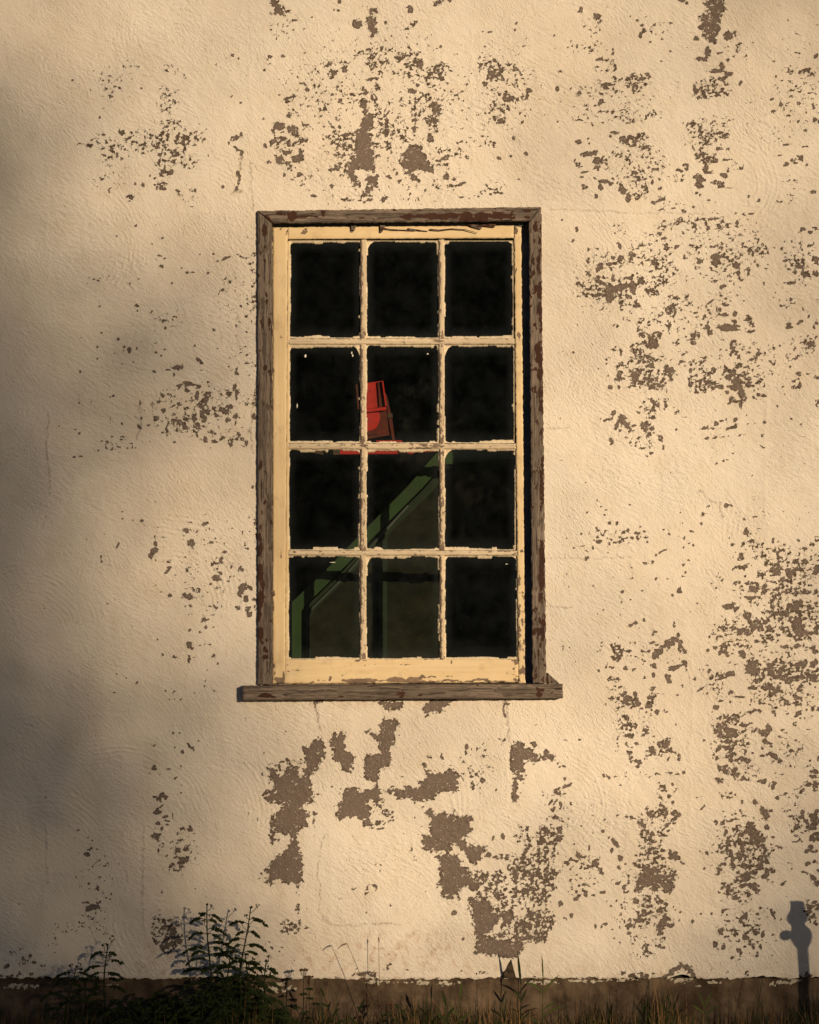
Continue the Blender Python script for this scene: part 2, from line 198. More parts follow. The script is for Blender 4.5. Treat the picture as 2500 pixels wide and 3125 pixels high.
# left, beside the window
CH += parse('''803 58 13 16 .98;768 40 7 4 .98;765 62 4;710 76 8 5 .98;605 40 4 6 .98;602 112 5;495 188 6 9 .98;757 142 5;825 130 5;845 50 7;965 70 7;1000 88 5;965 12 10 5 .9;872 14 4;1020 52 7 5 .9;1205 32 6;1228 118 20 12 .98 40;1245 138 8 9 .9;1465 188 10 22 .98;1528 84 6 10 .95;1545 215 6;1350 45 4;1250 180 5;1580 155 16 8 .6;1500 120 100 100 .04
1095 162 30 20 .98;1128 165 12 20 .9;1040 182 22 6 .9;960 190 10 9 .8;1080 210 8;1155 268 24 18 .98;1120 275 24 10 .95;1190 272 22 10 .9 20;1158 305 10 16 .9;1230 285 12 12 .9;1218 335 12 32 .98 15;1290 255 8 8 .9;1285 330 24 14 .95;1275 370 14 30 .98;1250 410 22 22 .98;1255 450 22 26 .95;1285 440 14 22 .9;1265 490 20 18 .95;1450 295 16 26 .98;1465 335 10 36 .95;1410 328 12 10 .8;1360 315 20 8 .6 40;1420 410 20 12 .95;1375 425 26 16 .95 30;1410 440 24 16 .95;1330 430 16 26 .7;1340 465 14 10 .9;1455 470 20 16 .9;1410 490 10 12 .9;1470 455 10 6 .8;1560 395 28 14 .55;1575 465 16 20 .8;1205 480 14 24 .9;1210 520 24 18 .9;1105 395 26 14 .75;1090 402 16 8 .8;1010 338 14 10 .9;1050 330 20 8 .5;975 380 7;1015 430 12 13 .98;972 480 22 16 .98 -50;945 458 6 8 .9;900 432 5;870 390 6 14 .9;862 535 8 16 .98 -30;918 525 7;1120 510 40 14 .95 35;1150 540 20 14 .95;1080 495 18 10 .9;1160 470 30 30 .3;1175 475 16 20 .5;1220 580 7 18 .9;1313 568 8 20 .98;1330 575 10 8 .7;1272 612 13 19 .98;1330 625 14 9 .8;1375 600 16 12 .8;1425 625 18 26 .7;1475 592 16 24 .85;1500 610 14 12 .7;1525 630 10 20 .9;1510 650 12 6 .8;1430 640 10 10 .8;1083 627 8 6 .98;1035 548 7 9 .8;1005 567 6;928 624 5;1120 430 200 130 .1;1350 450 200 200 .07
708 340 9;685 350 4;590 328 4;630 328 4;565 378 5;490 385 5;512 445 5;683 490 5 9 .8;752 515 9;472 550 8 4 .9;492 572 10 6 .98;370 530 4;880 480 5 50 .3
630 625 8 6 .98;662 624 15 7 .98;692 592 8 5 .95;655 670 5;693 673 9 5 .98;735 655 14 6 .8;760 605 30 16 .35;795 668 16 6 .8;808 635 10 5 .9;745 655 90 30 .14;608 678 4;458 720 11 4 .98;497 716 10 7 .7;840 662 4
783 918 4;285 1083 3;553 1067 4;755 1054 7 4 .9;758 1100 6;825 1110 5;877 1118 7 8 .98;645 1194 5;540 1233 4;730 1270 5 14 .98 25;628 1340 6 14 .8;627 1365 10 6 .95;978 1155 7;1008 1218 20 4 .6;962 1225 10 12 .5;965 1258 10 12 .95;955 1300 26 20 .98 -50;935 1330 18 14 .9;950 1355 22 10 .6;1185 1252 21 26 .98;1150 1168 22 9 .9;1155 1185 12 9 .9;1180 1124 14 4 .9;1268 1132 22 12 .95;1220 1180 8 6 .95;1312 1250 13 9 .98 30;1393 1308 20 12 .98;1345 1220 12 10 .4;1500 1195 6 18 .8;1438 1158 9 5 .8;1508 1040 7 7 .98;1185 1055 6 14 .5;1545 1095 6;1525 1260 10 14 .6;1530 1290 14 6 .8;1370 1362 16 20 .95;1340 1385 34 12 .7;1435 1400 6;1345 1470 30 20 .98;1365 1440 14 10 .7;1308 1505 7;1035 1430 16 8 .95 -45;1155 1415 8 16 .5;1050 1405 8;955 1460 10 3 .7;968 1520 5;1040 1370 12 3 .7;1170 1585 30 16 .95;1210 1545 14 20 .9 -40;1140 1575 20 16 .6;1235 1545 10 12 .8;1048 1580 9 8 .9;1000 1555 6;1145 1495 5;1280 1640 30 4 .4;1180 1640 8;1148 1645 7;1340 1648 14 8 .85;1370 1642 10 8 .8;1495 1415 18 18 .95;1505 1530 32 22 .98 -60;1490 1570 20 18 .95;1550 1530 16 8 .8 40;1525 1600 16 26 .9;1565 1600 12 20 .7;1475 1658 14 12 .9;1535 1660 20 22 .95;1545 1695 20 18 .95;1580 1640 10 40 .5;1270 1725 20 14 .95;1272 1775 9 10 .95;1250 1735 10 8 .8;1320 1700 6;1322 1770 5;1282 1672 6;1175 1885 20 22 .98;1190 1905 10 10 .9;1240 1882 12 4 .8;1270 1885 8 10 .7;1295 1885 8 4 .8;1240 1805 10 8 .8;1175 1790 8;1007 1940 6 9 .98;1088 1962 14 8 .9;1322 1950 8 18 .8;1348 2002 6;1170 1985 10 8 .8;720 2062 6;780 2095 5;980 1848 4;1120 1918 5;670 1627 5;600 1622 4;712 1610 4;275 1657 8 5 .9
1582 1110 10 40 .5;1588 1210 8 50 .5;1585 1290 8 20 .7;1565 910 8;1510 950 4;1590 340 6 90 .4;1300 1400 250 350 .035;1090 550 120 40 .1''', 0, 1040, K)
CH += parse('''722 117 6;780 148 4;850 173 7;745 224 6 4 .9;708 232 7 4 .9;1085 12 14 6 .95;1172 22 10 22 .6;1200 14 10 5;1320 12 9 12 .9;1348 52 6 12 .8;1282 92 8 4;1270 158 4;1266 192 5;1204 234 5;1075 232 20 6 .9 -55;1052 276 6;1080 272 5;1118 273 9 6 .98;1028 222 7 4;1330 218 4;1350 218 4;952 264 3;1070 480 7 6 .9;1110 482 5;955 558 7;1230 532 5;1080 568 5;1175 560 8 28 .95 -35;1162 548 10 8 .95;1195 585 10 20 .8;1128 600 11 8 .98;955 697 13 15 .98;930 730 8 4;1045 706 12 5 .9;1120 692 5 9;1010 668 14 6 .4;1090 756 14 6 .9 -40;992 741 4;1125 798 5 9 .9;1120 853 10 4 .9;1005 870 16 16 .95;985 890 16 24 .95;1025 880 16 14 .95;955 872 12 4 .6;1005 930 16 5 .8 -40;975 965 24 20 .98;1020 1000 20 13 .98;1035 1025 16 6 .9;1070 998 5 16 .85;1035 1050 14 4 .9;978 1040 12 9 .95;1000 1072 13 15 .95;968 1073 8 6 .9;962 1120 28 22 .98;995 1108 14 5 .8;975 1150 20 10 .7;1000 1175 10 16 .7;978 1215 10 18 .8;1180 1078 14 16 .98;1140 1074 20 10 .7;1118 1074 8 4 .9;1205 1105 8 5 .9;1200 1146 9 4 .9;1100 1165 5;1150 1195 14 30 .6;1100 1205 16 12 .8;1130 1260 36 14 .8;1170 1260 20 24 .6;1060 1295 12 14 .8;1110 1290 30 20 .55;1130 1310 20 10 .8;1052 1330 4 8 .9;1090 1335 10 5;1130 1230 100 120 .12;1033 1242 6
480 1085 14 8 .95;470 1130 5;548 1130 9 5 .95;572 1150 5;538 1238 16 10 .95;530 1225 10 6;552 1205 4;598 1202 5;653 1242 4;650 1302 8 7 .98;665 1295 8 12 .6;575 1308 5;618 1268 5;620 1374 9 4 .9;600 1441 12 13 .98;695 1385 5;640 1480 9 5 .95;655 1500 14 5 .8;685 1510 5;685 1480 5;548 1415 5;525 1388 4;590 1330 120 160 .05;515 1530 9 6 .9;545 1530 14 5 .8;565 1562 46 18 .98;540 1575 20 12 .95;600 1545 14 14 .9;590 1605 8 26 .8 30;645 1592 8 5;560 1625 30 14 .5;620 1530 10 8;120 1543 6;145 1583 5;700 1737 14 6 .8;560 1650 150 80 .08;400 1700 100 60 .08;1005 1467 6;1348 1477 3;1465 1472 4
990 1570 10 14 .5;970 1640 40 60 .22;1040 1690 60 60 .35;1060 1740 50 50 .7;1030 1780 40 40 .75;1090 1690 30 30 .5;1000 1800 20 14 .8;1120 1760 30 30 .4;980 1730 40 60 .3;1060 1800 90 40 .3
150 1868 8;185 1862 10 10 .98;42 1925 11 10 .95;210 1897 8;275 1930 6 16 .6;120 1825 3;85 1985 40 14 .5;120 1975 10;190 1975 12 8 .8;10 1990 16 18 .8;170 1900 200 140 .05''', 0, 2000, K)
# right of the window
CH += parse('''640 25 60 30 .5;700 25 40 30 .85;660 20 40 14 .8;495 65 16 26 .7;470 50 30 16 .5;560 50 14 24 .6;600 60 40 20 .3;740 95 18 8 .95;620 90 40 30 .35;660 110 40 30 .6;690 110 20 14 .8;640 130 40 12 .6;550 110 40 20 .15;430 110 30 30 .15;800 185 30 26 .98;775 165 22 12 .9;800 215 12 12 .9;680 155 26 14 .95;485 208 13 17 .95;500 240 36 12 .95;475 240 20 8 .8;580 215 30 20 .98 -30;610 200 18 16 .9;620 180 22 8 .8;590 245 24 16 .9;650 205 16 12 .7;680 235 50 20 .75;700 250 30 14 .85;640 265 40 12 .7;690 285 30 18 .85;740 275 26 20 .9;760 245 14 20 .6;800 245 14 20 .7;575 270 16 14 .8;432 285 17 14 .98;486 285 8 12 .95;545 290 20 10 .7;720 300 30 8 .8;520 180 60 60 .15;660 200 170 110 .2;408 144 6;360 177 5;203 72 6 5;188 152 4;415 225 5 22 .4
690 370 20 16 .9 30;720 395 18 16 .9;720 360 10 18 .7;685 430 30 8 .95;700 415 20 12 .7;775 395 10 24 .8;770 375 20 8 .5;605 440 10 8 .98;620 412 10 6;650 385 16 6 .6;700 400 90 60 .14
450 450 14 20 .95;435 485 14 12 .9;405 490 20 7 .8 -30;375 483 5;505 480 30 24 .98;475 520 14 38 .98 15;530 520 16 40 .98 -30;505 505 24 14 .9;555 550 14 20 .95;575 525 10 9 .9;635 520 24 14 .95 30;650 545 26 16 .95 25;690 540 20 22 .9;660 580 18 22 .9;640 525 36 30 .5;690 480 22 10 .8;700 500 16 20 .5;440 625 15 28 .98;528 600 9 4;560 635 10 14 .5;610 600 14 10 .4;720 580 26 8 .7 35;745 605 14 20 .8 -20;760 660 6 10;670 655 6 8;590 650 4;690 692 14 6 .95 -20;658 714 4;640 640 60 30 .14;600 560 140 80 .08
840 550 7;845 440 14 18 .4;905 72 9 6;880 130 24 8 .95;875 85 14 5;945 10 18 14 .98;855 65 8;830 20 24 14 .4;855 145 7;930 185 8 14 .9;960 150 60 40 .25;1005 120 40 20 .3;930 250 14 30 .7;960 260 24 24 .6;975 250 20 12 .7;960 310 14 12 .6;1010 320 14 10 .7;1040 260 50 40 .4;1045 285 20 10 .8;1100 285 32 16 .9;1090 270 30 12 .8;1060 295 22 10 .7;1040 200 40 24 .25;1065 175 9;1130 200 60 40 .15;1000 250 100 70 .15
1190 40 18 20 .95;1180 75 8 20 .8;1210 75 14 14 .6;1225 95 14 12 .9;1240 50 18 6 .7;1225 20 30 8 .5;1190 10 14 14 .8;1230 160 22 18 .7;1190 205 26 20 .95;1165 230 14 16 .95;1210 250 30 30 .98;1250 240 20 40 .7;1265 230 16 24 .9;1230 290 36 30 .98;1245 320 24 30 .98;1190 290 36 16 .95;1155 320 20 16 .98;1260 350 18 30 .95;1190 360 24 24 .9;1180 385 22 9 .95;1235 400 10 26 .98;1230 380 20 10 .8;1290 260 20 30 .7;1270 200 24 14 .8;1280 160 20 12 .5;1310 115 26 10 .8;1335 100 16 12 .8;1350 75 16 14 .7;1380 80 12 14 .6;1440 135 14 14 .6;1410 150 5;1320 180 60 40 .12;1340 270 40 60 .15;1380 340 26 10 .7;1360 338 16 12 .6;1320 350 8 10;1350 365 20 6 .4;1385 280 5 16 .5;1465 405 6 8;1140 185 10 12;1260 130 220 140 .07
1675 25 30 22 .85;1650 15 30 12 .7;1690 40 20 14 .7;1585 107 11 8 .95;1600 205 16 12 .98;1570 250 13 6 .9;1605 275 9 16 .95;1590 240 20 10 .6;1660 207 10 6;1710 225 16 14 .9;1715 375 16 12 .9;1712 405 12 10 .7;1575 290 30 14 .3;1510 290 14 6 .5;1515 330 6;1545 155 5;1555 485 5;1390 505 7;1612 514 5;1540 60 100 60 .08;1640 60 60 60 .15;1630 595 12 5 .7
1020 540 20 12 .95;1005 545 22 5 .8;1045 545 16 5 .8;1070 548 5;1160 545 8;1190 535 20 10 .35;1210 525 8 22 .6;1155 485 6;1120 495 30 8 .4;1205 492 10;1090 510 12;1072 600 16 4 .95;1160 600 8 4 .9;1025 603 16 4 .8;1110 600 90 5 .35;1225 590 50 6 .3 -15;1373 592 9 10 .98;1382 660 8 4;1355 640 30 4 .3 40;1250 660 30 5 .1;1090 688 5;1065 720 4;1092 757 8 4 .9 -30;1132 745 5;1155 738 8 3;1195 698 6 4;1305 833 4;280 875 4;608 882 5;120 480 3
350 990 3 7;371 1030 6;404 1052 9 6 .98;288 1058 6;425 1130 10 8 .95;472 1130 8 10 .6;395 1080 5;348 1160 12 20 .6;348 1218 16 6 .8;306 1175 10 4 .5;398 1175 6;250 1195 9 5 .9;162 1222 4;258 1271 18 4 .98;280 1298 9 4 .95;330 1280 12 10 .7;205 1285 5;358 1245 16 8 .7;365 1212 30 12 .3;440 1230 8;478 1250 16 6 .7;425 1258 6 10;510 1190 14 6 .6 -20;545 1178 12 8 .8;505 1225 8;530 1225 12 5 .7;565 1220 9 7;480 1270 8 4;590 1190 8;610 1190 9;640 1180 12 4;655 1215 10 8 .5;662 1248 7;600 1220 8;285 1350 9 16 .95 20;418 1310 5;440 1220 150 60 .1;620 1152 5;555 1015 5;798 1197 7;760 1170 4;740 1312 30 8 .98 -25;770 1298 12 6 .9;715 1325 12 8 .8;650 1377 15 8 .98;698 1368 9 9 .98;855 1213 5;888 1228 6 9;890 1280 6;920 1258 8 5 .9;948 1265 6;985 1140 10 10 .5;992 1135 8 5;942 1180 20 7 .9;880 1130 5;860 1065 3;1003 1075 14 12 .6;1035 1028 14 6 .8 -20;1025 1070 9 4;1122 1020 20 8 .5 40;1180 1022 14 6 .9 20;1150 1020 12;1225 1065 14 6 .3;1262 1105 9 8 .95;1270 1190 22 14 .95;1290 1200 14 10 .8;1275 1170 9 14 .7;1168 1218 6 10;1190 1265 20 12 .5;1245 1250 8 14 .8;1310 1245 12 12 .7;1360 1165 12 5 .8;1355 1035 5;1395 1060 20 8 .4;1395 1080 9 4;1330 1090 14 3;1590 1145 5;1605 1105 5;1595 1235 9;1440 1240 8 20 .8;1465 1240 12 6 .7;1505 1265 8 12 .9;1310 1270 14 10 .5;1240 1330 12 22 .8;1240 1350 24 10 .7;1210 1330 30 20 .2;1265 1395 10 10 .8;1230 1400 50 14 .35;1188 1418 6;1290 1385 16 6 .5;1300 1300 60 60 .14;1380 1300 60 50 .15;1450 1310 50 50 .2;1350 1240 30 20 .2;1470 1310 14 8 .8;1470 1370 16 30 .7;1480 1340 14 9 .8
1100 1430 4 14 .8;1095 1470 18 10 .4;1125 1485 8;1060 1500 5;1086 1530 7;820 1575 6;970 1626 6;860 1540 16 20 .8;862 1550 20 6 .6;885 1384 8 6 .9;918 1357 7 5;550 1478 12 4 .8;570 1470 5;712 1475 6;565 1408 5;505 1550 7 10 .9 30;630 1550 6;330 1515 4;180 1525 4;162 1440 4 7;502 1620 7;515 1660 5;555 1602 4;388 1666 5;188 1650 10 3 .9;495 1700 4;352 1690 4;550 1470 120 6 .1;780 1470 90 5 .25;895 1435 6;885 1460 14 4 .8;928 1683 4;745 1655 9 10 .5
1205 1645 30 26 .5;1155 1650 36 20 .98;1195 1640 16 30 .9;1205 1655 14 16 .8;1315 1540 36 22 .98;1300 1500 30 12 .7;1340 1520 30 30 .6;1385 1530 20 34 .8;1440 1490 20 14 .6;1460 1410 40 30 .8;1460 1430 30 24 .9;1550 1425 34 20 .95;1550 1455 16 22 .95;1590 1410 34 8 .8;1710 1415 18 26 .98;1700 1440 14 12 .8;1640 1365 12 10 .9;1675 1350 14 20 .6;1640 1285 20 12 .95;1680 1260 16 10 .6;1710 1230 14 16 .7;1360 1445 14 7 .8;1220 1500 26 12 .8 -20;1245 1530 16 16 .7;1205 1545 14 6 .8;1250 1440 40 30 .2;1305 1592 44 12 .95;1345 1590 20 10 .7;1445 1600 14 26 .8;1440 1570 24 10 .7;1500 1485 22 24 .85;1475 1530 12 26 .8;1520 1560 14 22 .7;1545 1530 22 22 .4;1580 1550 10 34 .8;1645 1550 22 22 .85;1640 1500 20 10 .7;1700 1550 20 8 .8;1585 1640 30 40 .9;1560 1650 36 20 .8;1610 1620 14 16 .9;1680 1650 30 16 .7;1660 1660 16 24 .8;1705 1640 16 24 .7;1540 1440 180 100 .22;1500 1600 240 90 .2;1550 1350 200 70 .16;1430 1690 12 10 .7
1275 1700 26 24 .85;1290 1720 16 24 .9;1200 1780 24 20 .8;1240 1800 30 24 .9;1280 1810 26 22 .95;1330 1770 40 26 .95;1345 1740 24 16 .8;1395 1740 22 18 .9;1310 1750 16 30 .7;1400 1680 30 14 .9;1420 1695 14 16 .7;1415 1780 16 16 .8;1125 1770 14 18 .8;1090 1760 30 10 .5;1080 1790 20 8 .6;1070 1830 30 20 .4;1110 1830 18 10 .95;1150 1790 50 40 .25;1470 1690 26 16 .8;1520 1700 30 22 .9;1545 1720 16 22 .9;1500 1720 30 14 .6;1590 1740 26 36 .98;1570 1760 16 24 .8;1600 1800 30 36 .98;1640 1810 34 26 .9;1690 1810 36 16 .85;1710 1780 16 16 .6;1625 1770 22 14 .8;1690 1720 30 20 .5;1650 1720 20 10 .6;1580 1850 12 16 .8;1500 1800 24 12 .5;1490 1780 14 14 .7;1510 1895 34 14 .9;1590 1890 24 18 .98;1560 1900 14 18 .6;1690 1905 16 30 .9;1710 1930 14 14 .8;1655 1900 20 8 .8;1640 1880 60 40 .2;1432 1860 5 16 .8;1380 1870 10 6 .8;1340 1860 26 8 .5;1400 1830 50 20 .2;1550 1760 200 110 .22;1260 1760 130 80 .15;1135 1920 26 16 .98;1135 1890 12 16 .95;1110 1935 12 14 .9;1160 1940 16 14 .9;1248 1940 22 24 .98;1205 1880 20 8 .6;1250 1890 10 14 .6;1270 1895 16 8 .5;1175 1865 14 5 .6;1035 1915 9 7;1040 1870 6;1080 1905 8;1180 1890 100 60 .12;1320 1970 8;1175 1990 14 5 .5
585 1747 13 9 .98;645 1732 8 12 .9;615 1783 4;708 1808 16 12 .9;700 1820 14 8 .8;830 1750 6 20 .6;825 1770 10 8;755 1790 5 14 .5;480 1835 4;560 1760 10;475 1910 34 28 .6;460 1890 30 16 .5;490 1935 26 30 .65;440 1880 14 6 .6;545 1920 22 8 .7;370 1920 30 12 .3;380 1880 14 14 .3;630 1920 14 6 .9 30;670 1925 8;575 1870 26 14 .2;690 1870 18 8 .98;715 1882 12 6 .9;830 1850 26 20 .98;800 1880 40 20 .98 -30;760 1895 24 14 .95;720 1930 30 16 .98;710 1955 16 14 .95;740 1920 16 16 .9;865 1870 16 14 .95;870 1905 20 18 .98;890 1920 12 14 .9;850 1825 10 12 .8;785 1860 20 12 .9;595 1955 20 4 .4;137 1902 8 12 .8 -20;125 1893 8 4;178 1898 5;60 1852 4;213 1987 5;160 1920 3;700 2008 14 10 .95;705 2020 14 6 .8;530 2028 8;575 2033 10 7 .95;425 2015 10 10 .7;445 2022 14 6 .5;360 2040 4;820 2025 40 10 .95;855 2015 20 10 .9;805 2032 20 9 .9;905 2020 9 26 .8;890 2005 12 6;460 2095 30 16 .7;450 2085 20 8 .6;790 2090 14 24 .98 -35;700 2070 12;640 2090 20 6 .4;1160 2068 26 12 .9;1170 2055 16 8 .8;1125 2085 30 6 .7;1190 2062 14;1110 2080 8;1045 2048 7;985 2035 6;1025 2010 10 3;1210 2005 20 5 .7;1080 2070 60 30 .14;680 1960 200 60 .05
1310 2045 42 30 .98;1280 2025 14 20 .95;1345 2040 14 22 .9;1415 2030 26 20 .95;1430 2055 14 26 .95;1400 1995 24 10 .8;1445 1990 14 10 .8;1420 2010 14 14 .9;1500 2030 20 34 .8;1480 2085 26 14 .95;1520 2100 40 10 .95;1460 2065 20 10 .8;1620 2005 26 24 .9;1590 2010 18 12 .9;1640 1990 16 12 .8;1690 2005 24 20 .9;1700 2080 20 14 .8;1660 2090 20 10 .8;1610 2075 14 10 .6;1640 2060 34 8 .7;1600 2095 30 10 .9;1380 2080 14 14 .8;1580 2040 180 70 .18;1480 1960 30 14 .3;1590 1960 26 10 .4;1450 1910 200 200 .08''', 1650, 1040, K)
